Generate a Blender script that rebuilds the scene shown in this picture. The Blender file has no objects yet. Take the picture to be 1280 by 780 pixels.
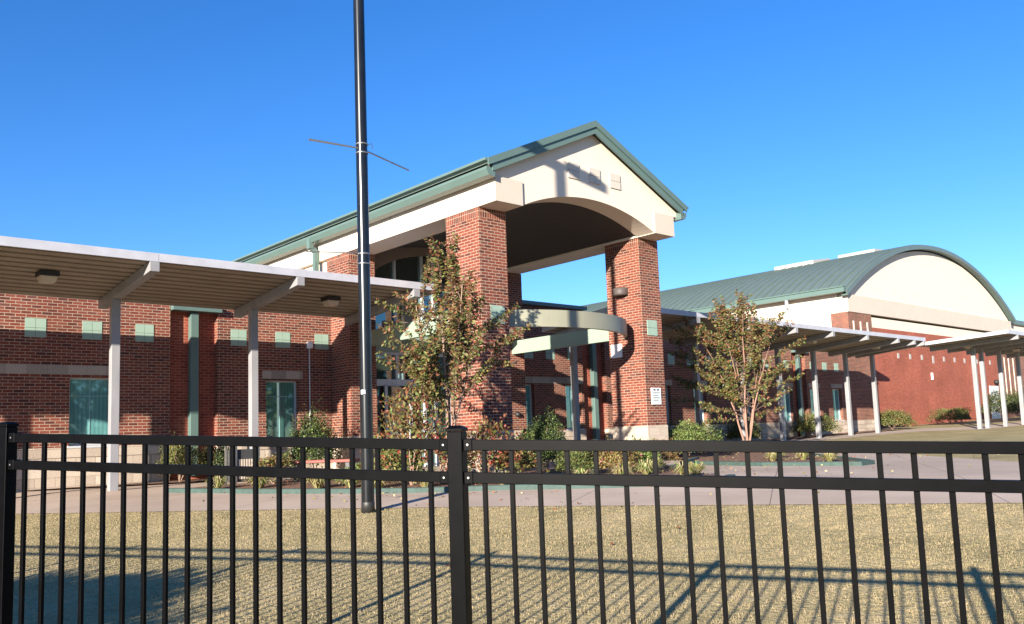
import bpy, math, random
import numpy as np
from mathutils import Vector, Matrix, Quaternion
S = bpy.context.scene
COL = S.collection
R = math.radians
random.seed(7)

# ------------------------------------------------------------------ camera (eye is the origin of the scene)
cam = bpy.data.objects.new('camera', bpy.data.cameras.new('camera'))
COL.objects.link(cam)
yaw, pitch, roll = 0.732597, 0.107152, -0.035763
fw = Vector((math.sin(yaw)*math.cos(pitch), math.cos(yaw)*math.cos(pitch), math.sin(pitch)))
rt = Vector((math.cos(yaw), -math.sin(yaw), 0)); up = rt.cross(fw)
rt2 = math.cos(roll)*rt + math.sin(roll)*up; up2 = -math.sin(roll)*rt + math.cos(roll)*up
cam.matrix_world = Matrix((rt2, up2, -fw)).transposed().to_4x4()
cam.data.sensor_width = 36.0
cam.data.lens = 36.0*1065.6/1280
cam.data.shift_y = (426.5-390)/1280
cam.data.clip_start = 0.05; cam.data.clip_end = 5000
S.camera = cam

# ------------------------------------------------------------------ light
SUN_AZ, SUN_TAN = R(66), 0.25          # heading of the light, tangent of the sun's height
ld = Vector((math.sin(SUN_AZ), math.cos(SUN_AZ), -SUN_TAN)).normalized()
sun = bpy.data.objects.new('sun', bpy.data.lights.new('sun', 'SUN'))
COL.objects.link(sun)
sun.data.energy = 5.0; sun.data.angle = R(0.55); sun.data.color = (1.0, 0.91, 0.775)
sun.rotation_euler = ld.to_track_quat('-Z', 'Y').to_euler()
W = bpy.data.worlds.new('World'); S.world = W; W.use_nodes = True
wn = W.node_tree; wn.nodes.clear()
sky = wn.nodes.new('ShaderNodeTexSky'); sky.sky_type = 'NISHITA'; sky.sun_disc = False
sky.sun_elevation = math.atan(SUN_TAN); sky.sun_rotation = SUN_AZ + math.pi
sky.air_density = 1.0; sky.dust_density = 0.0; sky.ozone_density = 3.0; sky.altitude = 0
hs = wn.nodes.new('ShaderNodeHueSaturation'); hs.inputs['Saturation'].default_value = 1.25
mu_ = wn.nodes.new('ShaderNodeMixRGB'); mu_.blend_type = 'MULTIPLY'; mu_.inputs[0].default_value = 1; mu_.inputs[2].default_value = (.88,1.01,1.36,1)
bg = wn.nodes.new('ShaderNodeBackground'); bg.inputs[1].default_value = 0.064
wo = wn.nodes.new('ShaderNodeOutputWorld')
wn.links.new(sky.outputs[0], hs.inputs['Color']); wn.links.new(hs.outputs[0], mu_.inputs[1]); wn.links.new(mu_.outputs[0], bg.inputs[0]); wn.links.new(bg.outputs[0], wo.inputs[0])
S.view_settings.view_transform = 'Standard'; S.view_settings.look = 'None'
S.view_settings.gamma = 1; S.view_settings.use_curve_mapping = False
S.view_settings.exposure = 1.5

# ------------------------------------------------------------------ materials
MATS = {}
def newmat(name):
    m = bpy.data.materials.new(name); m.use_nodes = True; MATS[name] = m
    return m, m.node_tree, m.node_tree.nodes['Principled BSDF']
def simple(name, col, rough=0.6, metal=0.0, var=0.12, scale=6.0, bump=0.0, bscale=60.0, spec=0.5, coord='Object', stretch=None):
    m, t, b = newmat(name)
    tc = t.nodes.new('ShaderNodeTexCoord')
    src = tc.outputs[coord]
    if stretch:
        mp = t.nodes.new('ShaderNodeMapping'); mp.inputs['Scale'].default_value = stretch
        t.links.new(src, mp.inputs[0]); src = mp.outputs[0]
    n = t.nodes.new('ShaderNodeTexNoise'); n.inputs['Scale'].default_value = scale; n.inputs['Detail'].default_value = 6
    t.links.new(src, n.inputs['Vector'])
    cr = t.nodes.new('ShaderNodeValToRGB')
    cr.color_ramp.elements[0].position = .25; cr.color_ramp.elements[1].position = .75
    cr.color_ramp.elements[0].color = tuple(c*(1-var) for c in col)+(1,)
    cr.color_ramp.elements[1].color = tuple(min(1, c*(1+var)) for c in col)+(1,)
    t.links.new(n.outputs['Fac'], cr.inputs[0]); t.links.new(cr.outputs[0], b.inputs['Base Color'])
    b.inputs['Roughness'].default_value = rough; b.inputs['Metallic'].default_value = metal
    b.inputs['Specular IOR Level'].default_value = spec
    if bump:
        n2 = t.nodes.new('ShaderNodeTexNoise'); n2.inputs['Scale'].default_value = bscale; n2.inputs['Detail'].default_value = 4
        t.links.new(src, n2.inputs['Vector'])
        bp = t.nodes.new('ShaderNodeBump'); bp.inputs['Strength'].default_value = bump; bp.inputs['Distance'].default_value = .02
        t.links.new(n2.outputs['Fac'], bp.inputs['Height']); t.links.new(bp.outputs[0], b.inputs['Normal'])
    return m
def brick(name, cols, mortar, bw=.203, bh=.0677, ms=.0135, rough=.85, rot=False, off=.5, bump=.5):
    m, t, b = newmat(name)
    tc = t.nodes.new('ShaderNodeTexCoord'); src = tc.outputs['UV']
    if rot:
        mp = t.nodes.new('ShaderNodeMapping'); mp.inputs['Rotation'].default_value = (0, 0, R(90))
        t.links.new(src, mp.inputs[0]); src = mp.outputs[0]
    br = t.nodes.new('ShaderNodeTexBrick'); t.links.new(src, br.inputs['Vector'])
    br.inputs['Color1'].default_value = (0, 0, 0, 1); br.inputs['Color2'].default_value = (1, 1, 1, 1)
    br.inputs['Mortar'].default_value = (.5, .5, .5, 1)
    br.inputs['Scale'].default_value = 1; br.inputs['Mortar Size'].default_value = ms/2
    br.inputs['Mortar Smooth'].default_value = .15
    br.inputs['Brick Width'].default_value = bw; br.inputs['Row Height'].default_value = bh
    br.offset = off
    cr = t.nodes.new('ShaderNodeValToRGB'); e = cr.color_ramp.elements
    while len(e) < len(cols): e.new(.5)
    for i, c in enumerate(cols): e[i].position = i/(len(cols)-1)*.94+.03; e[i].color = c+(1,)
    t.links.new(br.outputs['Color'], cr.inputs[0])
    n = t.nodes.new('ShaderNodeTexNoise'); n.inputs['Scale'].default_value = .55; n.inputs['Detail'].default_value = 5
    t.links.new(tc.outputs['UV'], n.inputs['Vector'])
    n3 = t.nodes.new('ShaderNodeTexNoise'); n3.inputs['Scale'].default_value = 35; n3.inputs['Detail'].default_value = 3
    t.links.new(tc.outputs['UV'], n3.inputs['Vector'])
    ad = t.nodes.new('ShaderNodeMath'); ad.operation = 'ADD'
    t.links.new(n.outputs['Fac'], ad.inputs[0]); t.links.new(n3.outputs['Fac'], ad.inputs[1])
    mr = t.nodes.new('ShaderNodeMapRange'); mr.inputs['From Min'].default_value = .6; mr.inputs['From Max'].default_value = 1.4
    mr.inputs['To Min'].default_value = .64; mr.inputs['To Max'].default_value = 1.26
    t.links.new(ad.outputs[0], mr.inputs[0])
    mx = t.nodes.new('ShaderNodeMixRGB'); t.links.new(br.outputs['Fac'], mx.inputs[0]); t.links.new(cr.outputs[0], mx.inputs[1])
    mx.inputs[2].default_value = mortar+(1,)
    vm = t.nodes.new('ShaderNodeVectorMath'); vm.operation = 'SCALE'
    t.links.new(mx.outputs[0], vm.inputs[0]); t.links.new(mr.outputs[0], vm.inputs['Scale'])
    t.links.new(vm.outputs[0], b.inputs['Base Color'])
    b.inputs['Roughness'].default_value = rough; b.inputs['Specular IOR Level'].default_value = .25
    if bump:
        bp = t.nodes.new('ShaderNodeBump'); bp.invert = True; bp.inputs['Strength'].default_value = bump; bp.inputs['Distance'].default_value = .006
        t.links.new(br.outputs['Fac'], bp.inputs['Height']); t.links.new(bp.outputs[0], b.inputs['Normal'])
    return m
BR = [(.080,.026,.021), (.135,.034,.024), (.17,.041,.026), (.187,.047,.029), (.205,.058,.037), (.125,.046,.036)]
MO = (.355,.265,.195)
brick('red_brick', BR, MO)
brick('red_brick_soldier', BR, MO, rot=True, off=0)
brick('scarlet_brick', [(.20,.045,.028), (.26,.060,.037), (.31,.075,.045)], (.40,.17,.115))
brick('split_block', [(.36,.29,.23), (.46,.38,.30), (.52,.44,.36)], (.30,.24,.19), bw=.40, bh=.203, ms=.014)
brick('smooth_block', [(.42,.34,.27), (.50,.42,.34)], (.36,.29,.23), bw=.40, bh=.203, ms=.008, bump=.25)
brick('lintel_block', [(.27,.22,.185), (.36,.30,.25), (.41,.34,.28)], (.22,.18,.15), bw=.40, bh=.40, ms=.008, off=0)
simple('cream_stucco', (.64,.555,.46), .9, var=.035, scale=1.6, bump=.12, bscale=90)
simple('tan_stucco', (.50,.435,.365), .9, var=.04, scale=1.8, bump=.12, bscale=90)
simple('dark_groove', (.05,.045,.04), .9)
simple('green_metal', (.100,.136,.125), .42, var=.08, scale=1.5)
simple('green_trim', (.095,.148,.132), .42, var=.06, scale=2)
simple('green_tile', (.26,.36,.29), .6, var=.06, scale=3)
simple('gable_tile', (.50,.44,.38), .8, var=.05)
simple('pale_tile', (.36,.345,.32), .7, var=.05)
simple('olive_metal', (.235,.23,.17), .45, var=.04, scale=3)
simple('sage_metal', (.24,.31,.245), .45, var=.04, scale=3)
simple('white_metal', (.255,.25,.26), .45, var=.14, scale=4, stretch=(1, 1, .35))
simple('fascia_metal', (.40,.40,.44), .35, var=.12, scale=3.5)
simple('deck_metal', (.27,.225,.185), .6, var=.12, scale=1.8)
simple('soffit_paint', (.20,.155,.125), .8, var=.08)
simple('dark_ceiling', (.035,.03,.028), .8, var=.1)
simple('black_paint', (.0028,.0028,.0033), .38, var=.3, scale=14, spec=.05)
simple('pole_paint', (.008,.009,.011), .24, metal=0.0, var=.3, scale=5, spec=.45)
simple('bare_steel', (.45,.44,.42), .35, metal=.9, var=.1)
simple('window_frame', (.46,.48,.50), .4, var=.05)
simple('muntin_paint', (.22,.38,.38), .5, var=.05)
simple('lens', (.50,.42,.34), .35, var=.1)
simple('black_housing', (.02,.02,.02), .5)
simple('sconce_bronze', (.07,.055,.05), .6, var=.1)
simple('terracotta', (.34,.11,.06), .8, var=.15, scale=9)
simple('bench_red', (.18,.036,.022), .55, var=.1, scale=8)
simple('can_metal', (.045,.045,.045), .5, var=.2)
simple('twig', (.10,.065,.045), .85, var=.25)
simple('bark', (.30,.20,.145), .85, var=.25, scale=14, stretch=(1, 1, .25), bump=.3, bscale=30)
simple('bark_red', (.27,.15,.11), .8, var=.25, scale=14, stretch=(1, 1, .25), bump=.3, bscale=30)
simple('mulch', (.17,.085,.05), .95, var=.55, scale=28, bump=.9, bscale=70)
simple('sign_white', (.80,.80,.80), .4, var=.02)
simple('sign_ink', (.06,.09,.10), .6, var=.05)
simple('sign_blue', (.10,.16,.17), .6, var=.05)
simple('door_white', (.62,.64,.66), .5, var=.04)
simple('kerb_green', (.04,.072,.062), .75, var=.25, scale=10)
simple('interior_dark', (.03,.028,.026), .9)

def leafmat(name, col, var=.3):
    m, t, b = newmat(name)
    tc = t.nodes.new('ShaderNodeNewGeometry')
    h = t.nodes.new('ShaderNodeHueSaturation'); h.inputs['Color'].default_value = col+(1,)
    mr = t.nodes.new('ShaderNodeMapRange'); mr.inputs['To Min'].default_value = 1-var; mr.inputs['To Max'].default_value = 1+var
    t.links.new(tc.outputs['Random Per Island'], mr.inputs[0]); t.links.new(mr.outputs[0], h.inputs['Value'])
    t.links.new(h.outputs[0], b.inputs['Base Color'])
    b.inputs['Roughness'].default_value = .55; b.inputs['Specular IOR Level'].default_value = .35
    tr = t.nodes.new('ShaderNodeBsdfTranslucent'); t.links.new(h.outputs[0], tr.inputs['Color'])
    ms = t.nodes.new('ShaderNodeMixShader'); ms.inputs[0].default_value = .22
    out = t.nodes['Material Output']
    t.links.new(b.outputs[0], ms.inputs[1]); t.links.new(tr.outputs[0], ms.inputs[2]); t.links.new(ms.outputs[0], out.inputs['Surface'])
    return m
for nm, c in [('leaf_green', (.115,.145,.040)), ('leaf_olive', (.18,.155,.050)), ('leaf_dark', (.045,.070,.022)), ('leaf_rust', (.19,.070,.036)),
              ('leaf_orange', (.19,.095,.040)), ('leaf_red', (.20,.03,.022)), ('leaf_straw', (.40,.34,.17)), ('leaf_lime', (.17,.24,.065)),
              ('leaf_pink', (.45,.13,.17)), ('leaf_deep', (.022,.038,.018)), ('leaf_yellow', (.28,.23,.08))]:
    leafmat(nm, c)

def glass(name, tint, rough=.03, metal=None):
    m, t, b = newmat(name)
    tc = t.nodes.new('ShaderNodeTexCoord'); n = t.nodes.new('ShaderNodeTexNoise'); n.inputs['Scale'].default_value = .9
    t.links.new(tc.outputs['Object'], n.inputs['Vector'])
    bp = t.nodes.new('ShaderNodeBump'); bp.inputs['Strength'].default_value = .05; bp.inputs['Distance'].default_value = .05
    t.links.new(n.outputs['Fac'], bp.inputs['Height'])
    w = t.nodes.new('ShaderNodeTexWave'); w.inputs['Scale'].default_value = 3.6; w.inputs['Distortion'].default_value = .4
    t.links.new(tc.outputs['Object'], w.inputs['Vector'])
    cr = t.nodes.new('ShaderNodeValToRGB'); cr.color_ramp.elements[0].color = tuple(c*.82 for c in tint)+(1,); cr.color_ramp.elements[1].color = tuple(c*1.12 for c in tint)+(1,)
    t.links.new(w.outputs['Fac'], cr.inputs[0]); t.links.new(cr.outputs[0], b.inputs['Base Color']); b.inputs['Roughness'].default_value = .8
    g = t.nodes.new('ShaderNodeBsdfGlossy'); g.inputs['Roughness'].default_value = rough; g.inputs['Color'].default_value = (.62,.9,.9,1)
    t.links.new(bp.outputs[0], g.inputs['Normal'])
    lw = t.nodes.new('ShaderNodeLayerWeight'); lw.inputs[0].default_value = .42
    mr = t.nodes.new('ShaderNodeMapRange'); mr.inputs['To Min'].default_value = .22; mr.inputs['To Max'].default_value = .9
    ms = t.nodes.new('ShaderNodeMixShader'); t.links.new(lw.outputs['Fresnel'], mr.inputs[0]); t.links.new(mr.outputs[0], ms.inputs[0])
    t.links.new(b.outputs[0], ms.inputs[1]); t.links.new(g.outputs[0], ms.inputs[2]); t.links.new(ms.outputs[0], t.nodes['Material Output'].inputs['Surface'])
    return m
glass('teal_glass', (.10,.30,.30))
glass('green_glass', (.05,.17,.145))
glass('dark_glass', (.012,.014,.014))

def ground_mats():
    m, t, b = newmat('concrete')
    tc = t.nodes.new('ShaderNodeTexCoord')
    n = t.nodes.new('ShaderNodeTexNoise'); n.inputs['Scale'].default_value = .7; n.inputs['Detail'].default_value = 8
    t.links.new(tc.outputs['Object'], n.inputs['Vector'])
    n2 = t.nodes.new('ShaderNodeTexNoise'); n2.inputs['Scale'].default_value = 60; n2.inputs['Detail'].default_value = 3
    t.links.new(tc.outputs['Object'], n2.inputs['Vector'])
    ad = t.nodes.new('ShaderNodeMath'); ad.operation = 'MULTIPLY_ADD'; ad.inputs[1].default_value = .35
    t.links.new(n2.outputs['Fac'], ad.inputs[0]); t.links.new(n.outputs['Fac'], ad.inputs[2])
    cr = t.nodes.new('ShaderNodeValToRGB'); cr.color_ramp.elements[0].position = .4; cr.color_ramp.elements[1].position = .95
    cr.color_ramp.elements[0].color = (.37,.285,.22,1); cr.color_ramp.elements[1].color = (.53,.42,.335,1)
    t.links.new(ad.outputs[0], cr.inputs[0])
    br = t.nodes.new('ShaderNodeTexBrick'); br.offset = 0
    mp = t.nodes.new('ShaderNodeMapping'); mp.inputs['Rotation'].default_value = (0, 0, R(60)); mp.inputs['Location'].default_value = (.35, .6, 0)
    t.links.new(tc.outputs['Object'], mp.inputs[0]); t.links.new(mp.outputs[0], br.inputs['Vector'])
    br.inputs['Scale'].default_value = 1; br.inputs['Brick Width'].default_value = 2.6; br.inputs['Row Height'].default_value = 2.6
    br.inputs['Mortar Size'].default_value = .007; br.inputs['Mortar Smooth'].default_value = .3
    mx = t.nodes.new('ShaderNodeMixRGB'); t.links.new(br.outputs['Fac'], mx.inputs[0]); t.links.new(cr.outputs[0], mx.inputs[1])
    mx.inputs[2].default_value = (.16,.13,.11,1)
    t.links.new(mx.outputs[0], b.inputs['Base Color']); b.inputs['Roughness'].default_value = .95; b.inputs['Specular IOR Level'].default_value = .15
    m, t, b = newmat('turf')
    tc = t.nodes.new('ShaderNodeTexCoord')
    n = t.nodes.new('ShaderNodeTexNoise'); n.inputs['Scale'].default_value = 1.1; n.inputs['Detail'].default_value = 6
    n2 = t.nodes.new('ShaderNodeTexNoise'); n2.inputs['Scale'].default_value = 22; n2.inputs['Detail'].default_value = 6
    t.links.new(tc.outputs['Object'], n.inputs['Vector']); t.links.new(tc.outputs['Object'], n2.inputs['Vector'])
    ad = t.nodes.new('ShaderNodeMath'); ad.operation = 'ADD'
    t.links.new(n.outputs['Fac'], ad.inputs[0]); t.links.new(n2.outputs['Fac'], ad.inputs[1])
    cr = t.nodes.new('ShaderNodeValToRGB'); e = cr.color_ramp.elements
    e[0].position = .3; e[0].color = (.17,.15,.07,1); e[1].position = .75; e[1].color = (.50,.395,.235,1)
    x = e.new(.52); x.color = (.36,.29,.145,1)
    mr = t.nodes.new('ShaderNodeMath'); mr.operation = 'MULTIPLY'; mr.inputs[1].default_value = .5
    t.links.new(ad.outputs[0], mr.inputs[0]); t.links.new(mr.outputs[0], cr.inputs[0]); t.links.new(cr.outputs[0], b.inputs['Base Color'])
    b.inputs['Roughness'].default_value = 1; b.inputs['Specular IOR Level'].default_value = .1
    bp = t.nodes.new('ShaderNodeBump'); bp.inputs['Strength'].default_value = .8; bp.inputs['Distance'].default_value = .03
    t.links.new(n2.outputs['Fac'], bp.inputs['Height']); t.links.new(bp.outputs[0], b.inputs['Normal'])
ground_mats()

# ------------------------------------------------------------------ mesh helpers
class MB:
    def __init__(s): s.v = []; s.f = []; s.m = []; s.sm = []
    def add(s, vs, fs, mi=0, smooth=False):
        o = len(s.v); s.v += [tuple(p) for p in vs]
        for f in fs: s.f.append(tuple(o+i for i in f)); s.m.append(mi); s.sm.append(smooth)
        return s
    def box(s, x0, x1, y0, y1, z0, z1, mi=0):
        return s.hexa([(x0,y0,z0),(x1,y0,z0),(x1,y1,z0),(x0,y1,z0),(x0,y0,z1),(x1,y0,z1),(x1,y1,z1),(x0,y1,z1)], mi)
    def hexa(s, p, mi=0):
        return s.add(p, [(3,2,1,0),(4,5,6,7),(0,1,5,4),(1,2,6,5),(2,3,7,6),(3,0,4,7)], mi)
    def obox(s, c, ax, lx, ly, z0, z1, mi=0):     # box turned in plan: centre, heading, length, width
        a = Vector((math.cos(ax), math.sin(ax))); b = Vector((-a.y, a.x)); p = []
        for z in (z0, z1):
            for i, j in ((-1,-1),(1,-1),(1,1),(-1,1)):
                q = Vector(c[:2]) + a*lx/2*i + b*ly/2*j; p.append((q.x, q.y, z))
        return s.hexa(p, mi)
    def bar(s, a, b, w, h, mi=0):                 # straight bar a to b, width w across, height h upright
        a = Vector(a); b = Vector(b); d = (b-a).normalized()
        x = Vector((0,0,1)).cross(d)
        x = x.normalized() if x.length > 1e-4 else Vector((1,0,0))
        y = d.cross(x).normalized(); p = []
        for q in (a, b):
            for i, j in ((-1,-1),(1,-1),(1,1),(-1,1)): p.append(q + x*w/2*i + y*h/2*j)
        return s.add(p, [(3,2,1,0),(4,5,6,7),(0,1,5,4),(1,2,6,5),(2,3,7,6),(3,0,4,7)], mi)
    def extr(s, poly, axis, a0, a1, mi=0):        # polygon (pairs) extruded along an axis
        n = len(poly); vs = []
        for a in (a0, a1):
            for p, q in poly: vs.append({'x':(a,p,q),'y':(p,a,q),'z':(p,q,a)}[axis])
        fs = [tuple(range(n))[::-1], tuple(range(n, 2*n))]
        for i in range(n): j = (i+1) % n; fs.append((i, j, n+j, n+i))
        return s.add(vs, fs, mi)
    def tube(s, pts, rads, n=8, mi=0, cap=True):
        pts = [Vector(p) for p in pts]
        if not hasattr(rads, '__len__'): rads = [rads]*len(pts)
        vs = []; ref = Vector((.31,.17,.93)).normalized()
        for i, p in enumerate(pts):
            d = (pts[min(i+1, len(pts)-1)] - pts[max(i-1, 0)])
            d = d.normalized() if d.length > 1e-9 else Vector((0,0,1))
            x = d.cross(ref); x = x.normalized() if x.length > 1e-3 else Vector((1,0,0)); y = d.cross(x)
            for k in range(n):
                a = 2*math.pi*k/n; vs.append(p + (x*math.cos(a)+y*math.sin(a))*rads[i])
        fs = []
        for i in range(len(pts)-1):
            for k in range(n): l = (k+1) % n; fs.append((i*n+k, i*n+l, (i+1)*n+l, (i+1)*n+k))
        s.add(vs, fs, mi, True)
        if cap:
            s.add(vs[:n], [tuple(range(n))], mi); s.add(vs[-n:], [tuple(range(n))], mi)
        return s
    def lathe(s, c, prof, n=24, mi=0, smooth=True):
        vs = []
        for r, z in prof:
            for k in range(n):
                a = 2*math.pi*k/n; vs.append((c[0]+r*math.cos(a), c[1]+r*math.sin(a), c[2]+z))
        fs = []
        for i in range(len(prof)-1):
            for k in range(n): l = (k+1) % n; fs.append((i*n+k, i*n+l, (i+1)*n+l, (i+1)*n+k))
        return s.add(vs, fs, mi, smooth)
    def build(s, name, mat, parent=None, bevel=0.0, fixn=True):
        me = bpy.data.meshes.new(name)
        off = parent_origin(parent)
        me.from_pydata([(x-off[0], y-off[1], z-off[2]) for x, y, z in s.v], [], s.f)
        mats = mat if isinstance(mat, (list, tuple)) else [mat]
        for q in mats: me.materials.append(MATS[q])
        me.polygons.foreach_set('material_index', s.m); me.polygons.foreach_set('use_smooth', s.sm)
        if fixn:
            import bmesh
            bm = bmesh.new(); bm.from_mesh(me); bmesh.ops.recalc_face_normals(bm, faces=bm.faces); bm.to_mesh(me); bm.free()
        uv = me.uv_layers.new(name='UVMap')
        for p in me.polygons:
            n = p.normal
            if abs(n.z) > .7: tx = None
            else: l = math.hypot(n.x, n.y); tx = (-n.y/l, n.x/l)
            for li in p.loop_indices:
                c = me.vertices[me.loops[li].vertex_index].co
                x, y, z = c.x+off[0], c.y+off[1], c.z+off[2]
                uv.data[li].uv = (x, y) if tx is None else (x*tx[0]+y*tx[1], z)
        me.update()
        o = bpy.data.objects.new(name, me); COL.objects.link(o)
        if parent is not None: o.parent = parent
        if bevel:
            bv = o.modifiers.new('bevel', 'BEVEL'); bv.width = bevel; bv.segments = 2; bv.limit_method = 'ANGLE'
        return o
def parent_origin(p):
    o = Vector((0,0,0))
    while p is not None: o += Vector(p.location); p = p.parent
    return o
def thing(name, label, cat, loc, group=None):
    o = bpy.data.objects.new(name, None); COL.objects.link(o); o.location = loc
    o['label'] = label; o['category'] = cat
    if group: o['group'] = group
    return o
def tag(o, label, cat, group=None):
    o['label'] = label; o['category'] = cat
    if group: o['group'] = group
    return o
def struct(o): o['kind'] = 'structure'; return o
def stuff(o): o['kind'] = 'stuff'; return o
def copy_tree(o, parent=None):
    c = o.copy(); COL.objects.link(c); c.parent = parent
    for ch in [k for k in bpy.data.objects if k.parent == o]: copy_tree(ch, c)
    return c

# ------------------------------------------------------------------ ground
def gz(x, y):
    n = .866*x + .5*y
    rise = .0135*max(0, min(x-20, 70))
    return -.86 + rise - .04*max(0, min(14-n, 18))
def poly_sheet(name, poly, dz, mat, step=.6):
    import bmesh
    from mathutils.geometry import delaunay_2d_cdt
    P = []; n = len(poly)
    for i in range(n):
        a = Vector(poly[i]); b = Vector(poly[(i+1) % n]); k = max(1, int((b-a).length/step))
        for j in range(k): P.append(a.lerp(b, j/k))
    xs = [p.x for p in P]; ys = [p.y for p in P]; nb = len(P)
    def inside(x, y):
        c = False
        for i in range(n):
            (x1, y1), (x2, y2) = poly[i], poly[(i+1) % n]
            if (y1 > y) != (y2 > y) and x < (x2-x1)*(y-y1)/(y2-y1)+x1: c = not c
        return c
    x = min(xs)
    stp = max(step, (max(xs)-min(xs))/90)
    pts = list(P)
    while x < max(xs):
        y = min(ys)
        while y < max(ys):
            if inside(x, y): pts.append(Vector((x+.001, y+.0013)))
            y += stp
        x += stp
    r = delaunay_2d_cdt(pts, [], [list(range(nb))], 1, 1e-5)
    m = MB(); m.add([(v.x, v.y, gz(v.x, v.y)+dz) for v in r[0]], [tuple(f) for f in r[2]])
    return m.build(name, mat)
g = MB()
xs = [-1500,-500,-150,-60,-30,-15]+[i*2. for i in range(-5, 50)]+[110,130,160,300,700,1500]
ys = [-1500,-500,-150,-60,-30]+[i*2. for i in range(-10, 35)]+[90,120,200,500,1500]
g.add([(x, y, gz(x, y)-.012) for y in ys for x in xs],
      [(j*len(xs)+i, j*len(xs)+i+1, (j+1)*len(xs)+i+1, (j+1)*len(xs)+i) for j in range(len(ys)-1) for i in range(len(xs)-1)])
struct(g.build('ground', 'turf'))
walk = [(-3.5,27.0),(-3.5,20.5),(4.0,20.5),(17,20.5),(42,20.5),(42,18.95),(46,18.95),(46,17.0),(80,17.0),(80,14.4),(41.0,14.4),(40.0,16.9),(30,16.9),(26.4,15.4),(23.47,11.93),
        (21.57,9.71),(17.43,5.52),(15,3.0),(10,-2.2),(7,-7.4),(4,-13),(-2,-13),(14.3,-3.0),(12.6,0.0),(10.7,3.3),(9.3,5.85),(7.75,8.5),(6.25,10.9),(3.23,15.55),(1,19.4)]
walk = [(1,20.5),(42,20.5),(42,18.95),(46,18.95),(46,17.0),(80,17.0),(80,14.4),(41.0,14.4),(40.0,16.9),(30,16.9),(26.4,15.4),(23.47,11.93),
        (21.57,9.71),(17.43,5.52),(15,2.0),(16.5,-2.5),(14.0,-2.5),(12.6,0.0),(10.75,3.4),(9.35,5.85),(7.8,8.6),(6.3,11.0),(3.25,15.6),(1,19.5)]
struct(poly_sheet('pavement', walk, -.004, 'concrete'))
bed1 = [(5.93,16.5),(6.19,15.86),(6.73,14.36),(7.56,12.52),(8.14,11.5),(9.1,10.3),(10.0,8.9),(11.2,7.75),(11.8,7.9),(13.4,10.3),(16.4,13.0),(16.4,13.7),(12.7,13.7),(12.6,15.5),(11.6,16.6),(8,16.9)]
bed2 = [(18.2,13.4),(16.1,12.25),(15.6,9.8),(15.95,7.85),(16.6,7.9),(20,11),(23.3,13.8),(25,15.7),(24,16.3),(18.2,16.3)]
bed3 = [(4.2,20.39),(11.7,20.39),(11.7,19.3),(7.2,19.3)]
bed4 = [(18.2,20.39),(43.5,20.39),(43.5,19.1),(18.2,19.1)]
struct(poly_sheet('front_bed', bed1, .035, 'mulch', .4)); struct(poly_sheet('tree_bed', bed2, .035, 'mulch', .4))
struct(poly_sheet('wall_bed', bed3, .03, 'mulch', .4)); struct(poly_sheet('wall_bed', bed4, .03, 'mulch', .6))
def kerb(poly, label):
    m = MB(); w = .13
    pts = []
    for i in range(len(poly)-1):
        a = Vector(poly[i]); b = Vector(poly[i+1]); k = max(1, int((b-a).length/.4))
        for j in range(k): pts.append(a.lerp(b, j/k))
    pts.append(Vector(poly[-1]))
    vs = []
    for i, p in enumerate(pts):
        d = (pts[min(i+1, len(pts)-1)]-pts[max(i-1, 0)]).normalized(); nn = Vector((d.y, -d.x)); z = gz(p.x, p.y)
        for o, h in ((0,-.05),(0,.07),(.012,.08),(w-.012,.08),(w,.07),(w,-.05)):
            q = p - nn*o; vs.append((q.x, q.y, z+h))
    fs = [(i*6+k, i*6+k+1, (i+1)*6+k+1, (i+1)*6+k) for i in range(len(pts)-1) for k in range(5)] + [(0,1,2,3,4,5), tuple(len(vs)-6+i for i in range(6))]
    m.add(vs, fs); o = m.build('kerb', 'kerb_green'); return struct(o)
kerb(bed1[:9], ''); kerb([(18.2,13.4),(16.1,12.25),(15.6,9.8),(15.95,7.85),(16.6,7.9),(20,11),(22.5,13.1)], '')

# ------------------------------------------------------------------ low wing (brick)
YW = 20.4; ZT = 4.2
wing = thing('school_wing', 'long low red brick school wing with tinted windows behind the covered walkway', 'building', (6, YW, -.87))
pil = [(7.42,8.58), (21.62,22.80), (35.50,36.68)]
win = [(2.2,3.1),(5.25,6.18), (9.85,10.77), (18.33,19.26), (20.72,21.50), (25.55,26.47), (27.95,28.75), (31.2,32.1), (34.5,35.38), (36.95,37.8), (39.05,39.95)]
winz = (.06, 1.57)
def wall_segments():
    ev = [(-14.0, 11.9), (12.0, 17.4), (17.5, 43.6)]
    m = MB(); st = MB(); X0, X1 = -14.0, 43.6
    holes = sorted([(a, b, 'p') for a, b in pil] + [(a, b, 'w') for a, b in win])
    x = X0
    segs = []
    for a, b, k in holes:
        segs.append((x, a, 's')); segs.append((a, b, k)); x = b
    segs.append((x, X1, 's'))
    for a, b, k in segs:
        if k == 'p': continue
        if a < 11.9 < b or (a >= 11.9 and b <= 17.4): pass
        zb = .03
        if k == 's': m.box(a, b, YW, YW+.35, zb, ZT)
        else: m.box(a, b, YW, YW+.35, winz[1], ZT); 
        if k == 'w' and winz[0] > zb: m.box(a, b, YW, YW+.35, zb, winz[0])
    return m
w_ = wall_segments(); w_.build('wall', 'red_brick', wing)
m = MB()
xa = -14.0
for a, b in pil+[(43.6, 43.6)]:
    m.box(xa, a, YW-.03, YW+.34, -1.2, -.19); m.box(xa, a, YW-.045, YW+.34, -.187, .028); xa = b
m.build('stone_base', 'split_block', wing)
MB().box(-14, 6.28, YW-.008, YW+.1, 1.62, 1.83).build('lintel', 'lintel_block', wing)
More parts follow.
